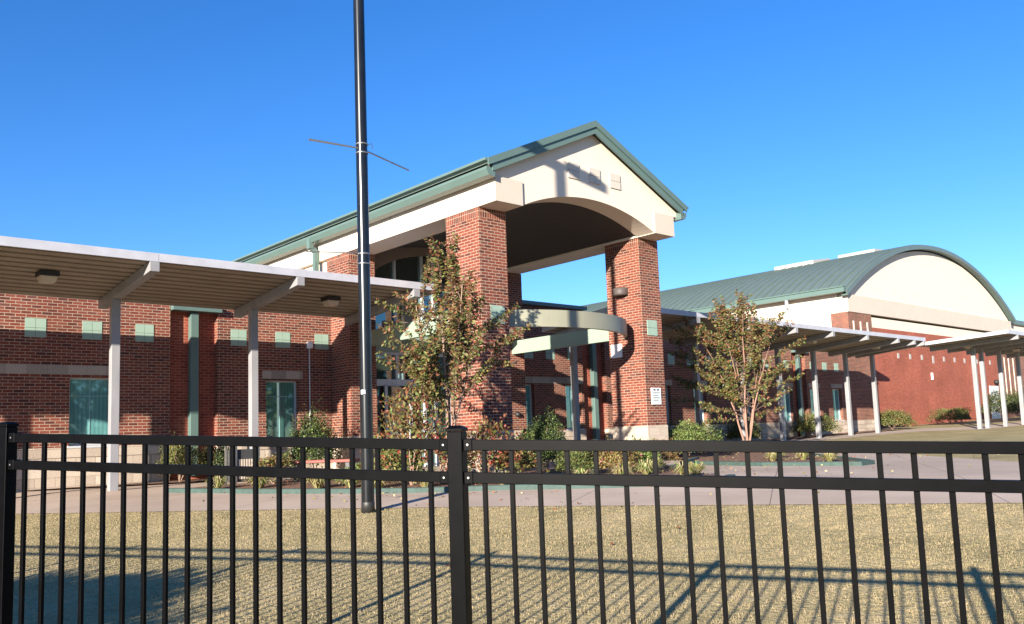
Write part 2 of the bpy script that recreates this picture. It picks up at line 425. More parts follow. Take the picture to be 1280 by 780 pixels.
for a, b in [(9.75,10.88), (18.2,21.58), (25.45,26.57), (27.85,28.85), (31.1,32.2), (34.4,35.48), (36.85,37.9), (38.95,40.05)]: MB().box(a, b, YW-.008, YW+.1, 1.60, 1.81).build('lintel', 'lintel_block', wing)
m = MB(); m.box(-14.1, 21.85, YW-.12, YW+.4, ZT, ZT+.12); m.box(21.85, 43.6, YW-.1, YW+.4, 3.95, 4.0) ; m.build('coping', 'green_metal', wing)
m = MB(); m.box(-14, 46.6, YW+.6, 40, 3.7, 3.9); m.build('roof', 'soffit_paint', wing)
m = MB(); m.box(43.25, 43.58, YW+.352, 23.28, -1, ZT-.05); m.build('end_wall', 'red_brick', wing)
# set-back panels with a green downpipe
for a, b in pil:
    MB().box(a, b, YW+.17, YW+.36, -1.0, ZT-.01).build('recessed_panel', 'scarlet_brick', wing)
    c = (a+b)/2
    dp = MB().box(c-.10, c+.10, YW-.04, YW+.13, -.75, 3.18).build('downpipe', 'green_trim', wing, bevel=.012)
    MB().box(a+.01, b+.06, YW-.16, YW+.12, 3.20, 3.34).build('scupper_box', 'green_trim', wing, bevel=.01)
# windows
for i, (a, b) in enumerate(win):
    z0, z1 = winz; y = YW+.15
    fr = MB(); t = .045
    fr.box(a, a+t, y, y+.08, z0, z1); fr.box(b-t, b, y, y+.08, z0, z1); fr.box(a+t, b-t, y, y+.08, z1-t, z1); fr.box(a+t, b-t, y, y+.08, z0, z0+t)
    wo_ = fr.build('window', 'window_frame', wing)
    MB().box(a+t, b-t, y+.035, y+.045, z0+t, z1-t).build('pane', 'green_glass' if i == 2 else 'teal_glass', wo_)
    mu = MB(); c = (a+b)/2
    mu.box(c-.008, c+.008, y+.026, y+.034, z0+t, z1-t); mu.box(a+t, b-t, y+.024, y+.032, z1-.42, z1-.404)
    mu.build('muntin', 'muntin_paint', wo_)
    MB().box(a-.03, b+.03, YW-.05, YW+.10, z0-.05, z0-.004).build('sill', 'window_frame', wo_)
# four-square glazed tiles
def foursq(m, x, z, y, h, g=.007, d=.012):
    for i in (-1, 1):
        for j in (-1, 1):
            x0 = x + (g/2 if i > 0 else -h); x1 = x + (h if i > 0 else -g/2)
            z0 = z + (g/2 if j > 0 else -h); z1 = z + (h if j > 0 else -g/2)
            m.box(x0, x1, y-d, y+.05, z0, z1)
for x in [2.2,3.36,4.55,5.69,6.83,9.12,10.32,11.45,19.05,20.05,21.1,24.2,25.4,26.6,27.8,29.0,30.8,32.04,33.3,35.0,37.3,38.45,39.6]:
    m = MB(); foursq(m, x, 2.62, YW, .205); m.build('accent_tile', 'green_tile', wing)
# conduit with a small camera
m = MB(); m.tube([(11.07,YW-.03,.3),(11.07,YW-.03,2.42)], .018, 8); cd = m.build('conduit', 'window_frame', wing)
MB().box(11.0, 11.12, YW-.14, YW-.01, 2.42, 2.60).build('security_camera', 'sign_white', cd, bevel=.01)

# ------------------------------------------------------------------ covered walkways
def corr_profile(y0, y1, zf, dz, n, depth=.085, th=.012):
    # ribbed deck profile: pairs (y, z) along the slope, ribs hang down
    pts = []; L = (y1-y0)/n
    for i in range(n):
        b = y0+i*L
        for t, d in ((0,0),(.20,0),(.24,-depth),(.86,-depth),(.90,0),(1.0,0)):
            if t == 1.0 and i < n-1: continue
            pts.append((b+t*L, zf+(b+t*L-y0)*dz+d))
    return pts
def canopy(name, label, x0, x1, posts, yf, yb, yp, zf, slope, lights, loc, beams=None, nolast=False, tipext=.06, gfun=gz):
    c = thing(name, label, 'covered walkway', loc, 'covered walkways in front of the brick wing')
    pr = corr_profile(yf+.06, yb, zf, slope, 11)
    top = [(y, z+.055) for y, z in [(pr[-1][0], pr[-1][1]), (pr[0][0], pr[0][1])]]
    m = MB(); vs = []; k = len(pr)
    for x in (x0, x1): vs += [(x, y, z) for y, z in pr]
    m.add(vs, [(i, i+1, k+i+1, k+i) for i in range(k-1)])
    dk = m.build('roof_deck', 'deck_metal', c)
    zt0 = zf+.05; zt1 = zf+(yb-yf)*slope+.05
    m = MB(); m.hexa([(x0,yf+.05,zt0-.035),(x1,yf+.05,zt0-.035),(x1,yb,zt1-.035),(x0,yb,zt1-.035),(x0,yf+.05,zt0),(x1,yf+.05,zt0),(x1,yb,zt1),(x0,yb,zt1)])
    m.build('roof_sheet', 'fascia_metal', c)
    # fascia in lengths with a joint
    xx = [x0]+[p+.07 for p in posts if x0+1 < p < x1-1][::2]+[x1]
    m = MB()
    for a, b in zip(xx[:-1], xx[1:]): m.box(a+.004, b-.004, yf, yf+.048, zf-.085, zf+.075)
    m.build('fascia', 'fascia_metal', c)
    m = MB(); m.hexa([(x0-.03,yf+.05,zf-.085),(x0,yf+.05,zf-.085),(x0,yb,zt1-.13),(x0-.03,yb,zt1-.13),(x0-.03,yf+.05,zf+.075),(x0,yf+.05,zf+.075),(x0,yb,zt1+.02),(x0-.03,yb,zt1+.02)])
    m.hexa([(x1,yf+.05,zf-.085),(x1+.03,yf+.05,zf-.085),(x1+.03,yb,zt1-.13),(x1,yb,zt1-.13),(x1,yf+.05,zf+.075),(x1+.03,yf+.05,zf+.075),(x1+.03,yb,zt1+.02),(x1,yb,zt1+.02)])
    m.hexa([(x0,yb,zt1-.13),(x1,yb,zt1-.13),(x1,yb+.03,zt1-.13),(x0,yb+.03,zt1-.13),(x0,yb,zt1+.02),(x1,yb,zt1+.02),(x1,yb+.03,zt1+.02),(x0,yb+.03,zt1+.02)])
    m.build('edge_trim', 'fascia_metal', c)
    for px in (beams or posts):
        za = zf-.082; zb_ = zf+(yb-yf)*slope-.082
        h = .19
        ya = yf-.015+.02; yy = yb-.06
        m = MB(); w = .09
        m.hexa([(px-w,ya,za-h),(px+w,ya,za-h),(px+w,yy,zb_-h),(px-w,yy,zb_-h),(px-w,ya,za),(px+w,ya,za),(px+w,yy,zb_),(px-w,yy,zb_)])
        m.build('beam', 'white_metal', c, bevel=.008)
    for px in posts:
        z = zf+(yp-yf)*slope-.082-.19
        m = MB(); m.box(px-.085, px+.085, yp-.085, yp+.085, gfun(px, yp)-.05, z)
        po = m.build('post', 'white_metal', c, bevel=.01)
    for lx, ly in lights:
        z = zf+(ly-yf)*slope-.072
        lf = MB().box(lx-.17, lx+.17, ly-.17, ly+.17, z-.10, z-.002).build('light_fixture', 'black_housing', c, bevel=.01)
        m = MB(); m.hexa([(lx-.11,ly-.11,z-.21),(lx+.11,ly-.11,z-.21),(lx+.11,ly+.11,z-.21),(lx-.11,ly+.11,z-.21),(lx-.15,ly-.15,z-.103),(lx+.15,ly-.15,z-.103),(lx+.15,ly+.15,z-.103),(lx-.15,ly+.15,z-.103)])
        m.build('lens', 'lens', lf)
    return c
SL = -.093
canopy('covered_walkway', 'white metal walkway canopy at the left with ribbed underside and two ceiling lights', -8, 12.1,
       [-6.6,-3.5,-.45,2.52,5.54,8.53,11.50], 16.02, 19.2, 18.3, 3.50, SL, [(4.06,17.4),(10.02,17.4)], (2, 18.3, -.86))
canopy('covered_walkway', 'long white metal walkway canopy running from the right brick column past the myrtle', 18.5, 39.1,
       [19.0,22.2,25.3,28.1,30.8,33.6,36.4,39.0], 15.85, 19.1, 18.3, 3.50, SL, [(31.4,17.1),(36.9,17.1)], (28, 18.3, -.8),
       beams=[19.0,22.2,25.3,28.1,30.8,33.6,36.4,38.0,38.95])
canopy('covered_walkway', 'white metal walkway canopy at the far right standing forward of the others', 39.3, 75,
       [41.55,42.5,44.8,47.3,50.3,53.5,56.7,60], 12.55, 16.3, 14.8, 3.50, -.05, [(41.6,15.0),(46.6,14.6)], (50, 14.8, -.6),
       beams=[40.5,42.5,44.8,47.3,50.3,53.5,56.7,60])


# ------------------------------------------------------------------ entrance portico
CX = 14.85
port = thing('entrance_portico', 'gabled entrance portico with brick columns, cream beams and green metal roof', 'portico', (CX, 16, -.9))
def column(x0, x1, y0, y1, ztop):
    m = MB(); m.box(x0, x1, y0, y1, .06, ztop-.21)
    c = m.build('column', 'red_brick', port)
    MB().box(x0, x1, y0, y1, ztop-.21, ztop).build('soldier_course', 'red_brick_soldier', c)
    MB().box(x0-.012, x1+.012, y0-.012, y1+.012, -1.2, .06).build('plinth', 'smooth_block', c)
    return c
cL = column(11.74, 12.53, 14.0, 15.17, 4.95)
cR = column(17.15, 17.94, 14.0, 15.17, 4.95)
bL = column(11.74, 12.53, 19.4, 20.57, 4.95)
bR = column(17.15, 17.94, 19.4, 20.57, 4.95)
# side beams
for x0, x1 in ((11.72, 12.52), (17.1, 17.9)):
    m = MB(); m.box(x0, x1, 13.42, 30, 4.952, 5.50); sbm = m.build('side_beam', 'cream_stucco', port, bevel=.01)
    MB().box(x0, x1, 13.385, 13.417, 4.952, 5.50).build('beam_end', 'tan_stucco', sbm, bevel=.004)
    m = MB(); m.box(x0+.13, x1-.1, 20.6, 30, 3.0, 4.95); m.build('upper_wall', 'cream_stucco', port)
for y in (17.4, 20.6, 24.5):
    MB().box(11.717, 11.74, y, y+.014, 4.96, 5.49).build('control_joint', 'tan_stucco', port)
# gable wall with segmental arch
def arch_poly(zs, zr, x0, x1, n=28):
    w = (x1-x0)/2; h = zr-zs; r = (w*w+h*h)/(2*h); cx = (x0+x1)/2; a0 = math.asin(w/r)
    return [(cx+r*math.sin(-a0+2*a0*i/n), zr-r+r*math.cos(-a0+2*a0*i/n)) for i in range(n+1)]
XA, XB = 12.52, 17.1
ap = arch_poly(4.97, 5.47, XA, XB)
def zgab(x): return 7.19-.46*abs(x-CX)-.05
top = [(17.9, 5.504), (17.95, zgab(17.95)), (CX, zgab(CX)), (11.67, zgab(11.67)), (11.72, 5.504)]
m = MB(); n = 28
# strips between the arch and the rake, so faces stay clean
for i in range(n):
    (xa, za), (xb, zb) = ap[i], ap[i+1]
    m.hexa([(xa,13.43,za),(xb,13.43,zb),(xb,14.0,zb),(xa,14.0,za),(xa,13.43,zgab(xa)),(xb,13.43,zgab(xb)),(xb,14.0,zgab(xb)),(xa,14.0,zgab(xa))])
gw = m.build('gable_wall', 'cream_stucco', port)
for a, b in ((11.5, XA), (XB, 18.12)):
    m = MB(); m.hexa([(a,13.43,5.503),(b,13.43,5.503),(b,14.0,5.503),(a,14.0,5.503),(a,13.43,max(5.51, zgab(a))),(b,13.43,max(5.51, zgab(b))),(b,14.0,max(5.51, zgab(b))),(a,14.0,max(5.51, zgab(a)))])
    m.build('gable_shoulder', 'cream_stucco', port)
for tx in (14.2, 14.93, 15.66):
    m = MB(); foursq(m, tx, 6.06, 13.43, .185, .01, .03); m.build('gable_tile', 'gable_tile', port)
# vaulted dark ceiling behind the arch
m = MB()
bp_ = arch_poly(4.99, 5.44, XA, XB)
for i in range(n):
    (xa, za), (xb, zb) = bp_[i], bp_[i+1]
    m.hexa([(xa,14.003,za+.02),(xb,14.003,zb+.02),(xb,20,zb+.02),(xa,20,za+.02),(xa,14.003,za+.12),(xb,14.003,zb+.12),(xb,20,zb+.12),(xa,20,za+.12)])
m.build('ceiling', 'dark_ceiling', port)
# roof: two slopes, standing seams, rake boards, gutters
YR0, YR1 = 13.25, 30.5
rf = MB(); th = .10
for s in (-1, 1):
    xe = CX+s*3.42; ze = 7.36-.46*3.42
    rf.hexa([(CX,YR0,7.36-th),(xe,YR0,ze-th),(xe,YR1,ze-th),(CX,YR1,7.36-th),(CX,YR0,7.36),(xe,YR0,ze),(xe,YR1,ze),(CX,YR1,7.36)])
    y = YR0+.4
    while y < YR1:
        rf.hexa([(CX,y,7.361),(xe,y,ze+.001),(xe,y+.025,ze+.001),(CX,y+.025,7.361),(CX,y,7.365),(xe,y,ze+.035),(xe,y+.025,ze+.035),(CX,y+.025,7.365)]); y += .42
rf.build('roof', 'green_metal', port)
m = MB()
for s in (-1, 1):
    for (y, h0, h1, wd) in ((YR0-.035, .02, -.14, .035), (YR0, -.142, -.30, .05)):
        xe = CX+s*(3.44 if h0 > 0 else 3.30); sl = .46
        za = 7.36; zb = 7.36-sl*abs(xe-CX)
        m.hexa([(CX,y,za+h1),(xe,y,zb+h1),(xe,y+wd,zb+h1),(CX,y+wd,za+h1),(CX,y,za+h0),(xe,y,zb+h0),(xe,y+wd,zb+h0),(CX,y+wd,za+h0)])
m.build('rake_board', 'green_trim', port)
m = MB()
for s in (-1, 1):
    xe = CX+s*3.30; sl = .46
    m.hexa([(CX,YR0+.05,7.36-.16),(xe,YR0+.05,7.36-sl*3.3-.16),(xe,13.428,7.36-sl*3.3-.16),(CX,13.428,7.36-.16),(CX,YR0+.05,7.36-.13),(xe,YR0+.05,7.36-sl*3.3-.13),(xe,13.428,7.36-sl*3.3-.13),(CX,13.428,7.36-.13)])
m.build('rake_soffit', 'green_trim', port)
for s in (-1, 1):
    xo = CX+s*3.42; ze = 7.36-.46*3.42
    g2 = [(xo-s*.02, ze-.09), (xo+s*.10, ze-.05), (xo+s*.10, ze+.005), (xo+s*.085, ze+.005), (xo-s*.02, ze-.02)]
    m = MB(); m.extr(g2, 'y', YR0-.02, YR1); m.build('drip_edge', 'green_trim', port)
    q = [(xo-s*.20, ze-.165), (xo+s*.035, ze-.165), (xo+s*.045, ze-.22), (xo-s*.02, ze-.34), (xo-s*.20, ze-.36)]
    m = MB(); m.box(min(xo-s*.18, xo-s*.06), max(xo-s*.18, xo-s*.06), YR0+.04, YR1, ze-.164, ze-.09); m.build('eave_gap_shade', 'dark_groove', port)  # set-back filler, coloured near-black as the shade between drip edge and gutter
    m = MB(); m.extr(q, 'y', YR0+.02, YR1); gt = m.build('gutter', 'green_trim', port)
    m = MB(); m.box(min(xo-s*.2, CX+s*3.12), max(xo-s*.2, CX+s*3.12), YR0+.5, YR1, ze-.27, ze-.22); m.build('eave_soffit', 'soffit_paint', port)
    if s < 0:
        m = MB(); m.box(xo-.04,xo+.09,20.9,21.06,ze-.50,ze-.17); m.bar((xo+.02,20.98,ze-.44),(11.62,20.98,ze-.58),.13,.12); m.box(11.56,11.69,20.92,21.05,2.9,ze-.53); m.build('downpipe', 'green_trim', port)
# window wall at the back of the portico
gl = MB()
zt_ = 5.15
m = MB(); m.box(12.53, 17.15, 19.95, 20.0, -.9, 5.35); m.build('dark_glazing', 'dark_glass', port)
fr = MB()
for x in (12.62, 13.5, 14.45, 14.85, 15.75, 16.6, 17.05): fr.box(x-.03, x+.03, 19.86, 19.94, -.9, 5.2)
for z0, z1 in ((2.29,2.36),(1.42,1.60)): fr.box(12.53, 17.15, 19.85, 19.945, z0, z1)
fr.build('mullion', 'window_frame', port)
ah = MB(); a2 = arch_poly(4.45, 5.22, 12.53, 17.15)
for i in range(28):
    (xa, za), (xb, zb) = a2[i], a2[i+1]
    ah.hexa([(xa,19.78,za),(xb,19.78,zb),(xb,19.84,zb),(xa,19.84,za),(xa,19.78,5.6),(xb,19.78,5.6),(xb,19.84,5.6),(xa,19.84,5.6)])
ah.build('arched_header', 'soffit_paint', port)
MB().box(12.54, 17.14, 19.80, 19.846, 2.362, 2.95).build('spandrel_panel', 'sage_metal', port)
for x in (13.0, 15.3):
    d = MB().box(x+.1, x+.9, 19.82, 19.86, -.86, 1.40).build('door', 'dark_glass', port)
    f = MB(); f.box(x+.05, x+.13, 19.79, 19.85, -.86, 1.41); f.box(x+.87, x+.95, 19.79, 19.85, -.86, 1.41); f.box(x+.131, x+.869, 19.79, 19.85, .05, .13); f.box(x+.131, x+.869, 19.79, 19.85, -.86, -.6)
    f.build('door_frame', 'window_frame', d)
    MB().tube([(x+.80,19.75,-.1),(x+.80,19.75,.5)], .012, 6).build('handle', 'bare_steel', d)
# curved entrance band and green cross beams
def arc_band(cx, cy, r, a0, a1, z0, z1, th, n=40):
    m = MB(); vs = []
    for i in range(n+1):
        a = a0+(a1-a0)*i/n
        for rr in (r, r-th):
            for z in (z0, z1): vs.append((cx+rr*math.sin(a), cy-rr*math.cos(a), z))
    fs = []
    for i in range(n):
        o = i*4; p = o+4
        fs += [(o,p,p+1,o+1), (o+2,o+3,p+3,p+2), (o+1,p+1,p+3,o+3), (o,o+2,p+2,p)]
    fs += [(0,1,3,2), (n*4,n*4+2,n*4+3,n*4+1)]
    m.add(vs, fs); return m
ab = arc_band(CX-.1, 16.95, 3.4, -math.asin(2.2/3.4), math.asin(2.37/3.4), 2.38, 2.77, .10)
ab.build('curved_band', 'olive_metal', port)
for x in (12.05, 17.42): MB().box(x, x+.14, 15.18, 19.39, 2.40, 2.80).build('cross_beam', 'sage_metal', port)
MB().box(12.54, 17.14, 19.0, 19.12, 2.75, 3.1).build('rear_beam', 'soffit_paint', port)
# fittings on the right column
sc = MB()
for i in range(1): sc.lathe((17.08, 14.62, 3.50), [(0,.0),(.19,.0),(.205,.03),(.21,.19),(.19,.20),(.18,.06),(0,.05)], 24)
sc.build('wall_sconce', 'sconce_bronze', cR)
sc = MB(); sc.lathe((17.55, 19.36, .50), [(0,0),(.07,0),(.09,.05),(.07,.12),(0,.13)], 16); sc.build('bell', 'black_housing', bR)
m = MB(); foursq(m, 17.53, 2.60, 14.0, .2, .008, .015); m.build('accent_tile', 'green_tile', cR)
m = MB(); m.box(17.12, 17.16, 14.73, 15.09, 1.88, 2.24); m.build('accent_tile', 'sign_white', cR)
m = MB(); foursq(m, 12.20, 2.60, 14.0, .2, .008, .015); m.build('accent_tile', 'green_tile', cL)
sg = tag(MB().box(17.34, 17.72, 13.972, 13.996, .60, 1.03).build('notice_sign', 'sign_white', None, bevel=.004), 'small white notice plate with rows of print on the right brick column', 'sign')
sg = bpy.data.objects['notice_sign']
rnd = random.Random(3)
def line(x0, x1, z, h, m):
    x = x0
    while x < x1:
        w = rnd.uniform(.012, .035); m.box(x, min(x+w, x1), 13.966, 13.9715, z, z+h); x += w+rnd.uniform(.003, .007)
m1 = MB(); line(17.41, 17.50, .955, .045, m1); line(17.55, 17.64, .955, .045, m1); m1.build('heading', 'sign_ink', sg)
m2 = MB()
for i, z in enumerate((.905,.862,.820,.775,.732,.690)): line(17.38, 17.67-.03*(i % 3), z, .019, m2)
m2.build('print_rows', 'sign_blue', sg)
for ch in sg.children: ch.location = (0,0,0)

# ------------------------------------------------------------------ gymnasium
YG = 23.3
gym = thing('gymnasium_building', 'large gymnasium with green barrel roof, cream gable and scarlet brick wall', 'building', (60, 30, -.4))
GX, GZ, GR = 60.1, -13.39, 24.57
def garc(r, x0, x1, n=48):
    a0 = math.asin((x0-GX)/r); a1 = math.asin((x1-GX)/r)
    return [(GX+r*math.sin(a0+(a1-a0)*i/n), GZ+r*math.cos(a0+(a1-a0)*i/n)) for i in range(n+1)]
m = MB(); A = garc(GR-.02, 47.0, 73.2)
for i in range(48):
    (xa, za), (xb, zb) = A[i], A[i+1]
    m.hexa([(xa,YG,7.30),(xb,YG,7.30),(xb,YG+.4,7.30),(xa,YG+.4,7.30),(xa,YG,za),(xb,YG,zb),(xb,YG+.4,zb),(xa,YG+.4,za)])
m.build('gable_wall', 'cream_stucco', gym)
MB().box(46.90, 73.3, YG-.15, YG+.4, 6.26, 7.28).build('stucco_band', 'tan_stucco', gym)
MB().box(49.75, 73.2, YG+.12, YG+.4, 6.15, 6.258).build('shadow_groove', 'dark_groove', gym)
MB().box(49.75, 73.2, YG+.05, YG+.4, 5.52, 6.148).build('stucco_panel', 'cream_stucco', gym)
MB().box(49.75, 69.85, YG, YG+.4, -1.0, 5.518).build('front_wall', 'scarlet_brick', gym)
MB().box(69.85, 90, YG+.0, YG+.4, -1.0, 5.518).build('front_wall', 'red_brick', gym)
MB().box(46.90, 49.748, YG-.10, YG+.45, -1.0, 6.258).build('corner_pier', 'red_brick', gym)
MB().box(46.90, 47.25, YG+.452, 56, 3.0, 7.42).build('side_wall', 'cream_stucco', gym)
MB().box(46.899, 47.2, YG+.45, 24.25, -1, 6.25).build('pier_return', 'red_brick', gym)
m = MB()
for x in (47.4, 48.25, 49.1): m.box(x, x+.13, YG-.13, YG-.09, .6, 5.75)
for x in (70.5, 71.4, 72.3, 73.3): m.box(x, x+.13, YG-.03, YG+.01, .8, 4.4)
m.build('pale_strip', 'cream_stucco', gym)
for i, x in enumerate((53.2,54.9,56.65,58.4,60.15,61.95,63.7,66.0,68.5)):
    h = .5 if i == 3 else .32
    MB().box(x-.13, x+.13, YG-.02, YG+.05, 4.08-h, 4.08).build('wall_vent', 'pale_tile', gym)
MB().box(57.85, 58.1, YG-.05, YG+.02, 2.5, 2.95).build('wall_box', 'sign_white', gym)
MB().box(67.9, 69.7, YG-.03, YG+.02, -.3, 2.2).build('door', 'door_white', gym)
m = MB(); m.lathe((69.0, YG-.15, 2.35), [(0,0),(.13,0),(.2,.1),(.16,.25),(0,.3)], 14); m.build('wall_lamp', 'black_housing', gym)
for x in (51.5, 55.9, 60.3, 64.7, 69.1):
    MB().box(x, x+.03, YG-.003, YG+.02, 7.30, GZ+math.sqrt((GR-.04)**2-(x-GX)**2)).build('control_joint', 'tan_stucco', gym)
    MB().box(x, x+.03, YG-.153, YG-.13, 6.27, 7.27).build('control_joint', 'pale_tile', gym)
# barrel roof with seams
m = MB(); B0 = garc(GR+.32, 46.42, 73.7, 44); YB = 57
vs = []
for y in (YG-.32, YB): vs += [(x, y, z) for x, z in B0]
k = len(B0); m.add(vs, [(i, i+1, k+i+1, k+i) for i in range(k-1)], 0, True)
roofo = m.build('barrel_roof', 'green_metal', gym)
m = MB(); y = YG-.2
B1 = garc(GR+.40, 46.42, 73.7, 44); B1b = garc(GR+.315, 46.42, 73.7, 44)
while y < YB:
    vs = [(x, y, z) for x, z in B1]+[(x, y+.05, z) for x, z in B1]+[(x, y, z) for x, z in B1b]+[(x, y+.05, z) for x, z in B1b]; k = 45
    m.add(vs, [(i, i+1, k+i+1, k+i) for i in range(44)]+[(2*k+i, 2*k+i+1, i+1, i) for i in range(44)]+[(k+i, k+i+1, 3*k+i+1, 3*k+i) for i in range(44)]); y += .62
m.build('roof_seam', 'green_metal', gym, fixn=False)
m = MB(); C0 = garc(GR+.34, 46.38, 73.72, 44); C1 = garc(GR+.07, 46.5, 73.6, 44)
for i in range(44):
    (xa, za), (xb, zb) = C0[i], C0[i+1]; (xc, zc), (xd, zd) = C1[i], C1[i+1]
    m.hexa([(xc,YG-.40,zc),(xd,YG-.40,zd),(xd,YG-.32,zd),(xc,YG-.32,zc),(xa,YG-.40,za),(xb,YG-.40,zb),(xb,YG-.32,zb),(xa,YG-.32,za)])
m.build('rim_board', 'green_metal', gym)
m = MB()
for i in range(44):
    (xc, zc), (xd, zd) = C1[i], C1[i+1]
    m.hexa([(xc,YG-.32,zc),(xd,YG-.32,zd),(xd,YG-.002,zd),(xc,YG-.002,zc),(xc,YG-.32,zc+.05),(xd,YG-.32,zd+.05),(xd,YG-.002,zd+.05),(xc,YG-.002,zc+.05)])
m.build('rim_soffit', 'green_trim', gym)
m = MB(); m.box(46.22, 46.48, YG-.3, YB, 7.34, 7.60); m.build('gutter', 'green_trim', gym)
m = MB(); m.box(46.16, 46.44, YG-.31, YB, 7.62, 7.68); m.build('drip_edge', 'green_trim', gym)
m = MB(); m.box(46.48, 46.9, YG-.3, YB, 7.36, 7.42); m.build('eave_soffit', 'soffit_paint', gym)
m = MB(); m.tube([(46.34,26.7,7.4),(46.34,26.7,7.1),(46.75,26.7,6.8),(46.75,26.7,3.5)], .11, 6); m.build('downpipe', 'window_frame', gym)
for (x, y, w, l) in ((55.6, 30.6, 1.2, 1.5), (57.6, 27.0, 1.2, 1.3)):
    zf = lambda q: GZ+math.sqrt((GR+.32)**2-(q-GX)**2)
    m = MB(); m.hexa([(x-w,y-l,zf(x-w)-.1),(x+w,y-l,zf(x+w)-.1),(x+w,y+l,zf(x+w)-.1),(x-w,y+l,zf(x-w)-.1),(x-w,y-l,zf(x-w)+.30),(x+w,y-l,zf(x+w)+.24),(x+w,y+l,zf(x+w)+.24),(x-w,y+l,zf(x-w)+.30)])
    m.build('skylight', 'pale_tile', gym)
m = MB(); m.box(74, 95, YG+.3, YG+12, 5.5, 7.2); m.build('annex_wall', 'cream_stucco', gym)
m = MB(); m.box(73.9, 95, YG+.1, YG+12, 7.2, 7.55); m.build('annex_roof', 'green_metal', gym)

# ------------------------------------------------------------------ lamp pole
PX, PY = 6.36, 10.12
pz = gz(PX, PY)
lp = thing('lamp_post', 'tall black round lamp post standing at the edge of the pavement', 'lamp post', (PX, PY, pz))
m = MB(); m.tube([(PX,PY,pz-.05),(PX,PY,3.0),(PX-.02,PY,8.22)], [.089,.083,.076], 24); m.build('pole', 'pole_paint', lp)
m = MB(); m.lathe((PX,PY,pz), [(.089,.0),(.0915,.0),(.0915,.13),(.089,.135)], 24); m.build('base_wrap', 'black_housing', lp)
arm_d = Vector((.846, -.53, 0)).normalized()
for s in (-1, 1):
    c = Vector((PX, PY, 8.14))+arm_d*s*.42
    m = MB(); m.obox(c, math.atan2(arm_d.y, arm_d.x), .50, .36, 8.02, 8.26); m.build('lamp_head', 'black_housing', lp, bevel=.02)
m = MB(); m.bar(Vector((PX,PY,8.13))-arm_d*.22, Vector((PX,PY,8.13))+arm_d*.22, .06, .08); m.build('lamp_arm', 'black_housing', lp)
def ring(z, name='clamp_ring'):
    m = MB(); m.lathe((PX,PY,z), [(.084,0),(.089,0),(.089,.022),(.084,.022)], 24); return m.build(name, 'bare_steel', lp)
for z in (4.02, 4.15, 2.42, 2.56): ring(z)
m = MB(); m.tube([(PX-.06,PY+.0,4.10),(5.60,10.26,4.12)], [.012,.016], 8); m.build('banner_arm', 'bare_steel', lp)
m = MB(); m.tube([(PX+.08,PY+.0,4.08),(7.40,10.45,4.06)], [.012,.012], 8); m.build('banner_arm', 'bare_steel', lp)
m = MB(); m.tube([(PX-.06,PY,2.58),(5.56,10.3,2.55)], [.008,.008], 6); m.build('banner_arm', 'bare_steel', lp)
m = MB(); m.tube([(PX+.05,PY-.06,4.14),(PX+.13,PY-.05,4.19),(PX+.17,PY-.02,4.13)], .005, 5); m.build('strap_end', 'bare_steel', lp)
m = MB(); m.box(PX-.1, PX-.06, PY-.08, PY-.03, .60, .66); m.build('pole_tag', 'sign_white', lp)

# ------------------------------------------------------------------ black fence in the foreground
fence = thing('metal_fence', 'black metal picket fence across the foreground with square posts', 'fence', (1.9, 2.43, -1.31))
KF = .885
FP = [(.97,4.86), (2.17,2.77), (3.35,.95), (4.55,-.90), (5.75,-2.75)]
FZ = [.088, -.018, -.096, -.17, -.24]           # top of the top rail at each post, before scaling
FP = [(x*KF, y*KF) for x, y in FP]; FZ = [z*KF for z in FZ]
for k in range(4): FP.insert(0, (FP[0][0]-1.06, FP[0][1]+1.88)); FZ.insert(0, FZ[0]+.02)
npk = [19]*5+[18, 18, 18]
NP = len(FP)
SEP = .155
for i, (x, y) in enumerate(FP):
    a = math.atan2(FP[min(i+1, NP-1)][1]-FP[max(i-1, 0)][1], FP[min(i+1, NP-1)][0]-FP[max(i-1, 0)][0])
    z = FZ[i]; g0 = gz(x, y)
    po = MB().obox((x, y), a, .058, .058, g0-.1, z+.028).build('post', 'black_paint', fence, bevel=.003)
    m = MB(); m.obox((x, y), a, .064, .064, z+.0285, z+.040); h = .032
    ca, sa = math.cos(a), math.sin(a)
    b4 = [(x+(u*ca-v*sa)*h, y+(u*sa+v*ca)*h, z+.040) for u, v in ((-1,-1),(1,-1),(1,1),(-1,1))]
    t4 = [(x+(u*ca-v*sa)*h*.55, y+(u*sa+v*ca)*h*.55, z+.050) for u, v in ((-1,-1),(1,-1),(1,1),(-1,1))]
    m.hexa(b4+t4); m.build('post_cap', 'black_paint', po, bevel=.002)
    for zz in (z-.0195, z-.0195-SEP+.038):
        for s in (-1, 1):
            j = i+s
            if j < 0 or j >= NP: continue
            d = Vector((FP[j][0]-x, FP[j][1]-y)).normalized(); c = Vector((x, y))+d*.046; slope = (FZ[j]-z)/math.hypot(FP[j][0]-x, FP[j][1]-y)
            br = MB().obox((c.x, c.y), math.atan2(d.y, d.x), .034, .040, zz-.0225+slope*.03, zz+.0215+slope*.03).build('bracket', 'black_paint', po, bevel=.003)
            nrm = Vector((d.y, -d.x)); nrm = nrm if nrm.dot(Vector((-x, -y))) > 0 else -nrm
            q = c+nrm*.021
            m = MB(); m.tube([(q.x,q.y,zz+slope*.03),(q.x+nrm.x*.003,q.y+nrm.y*.003,zz+slope*.03)], .0036, 8); m.build('screw', 'bare_steel', br)
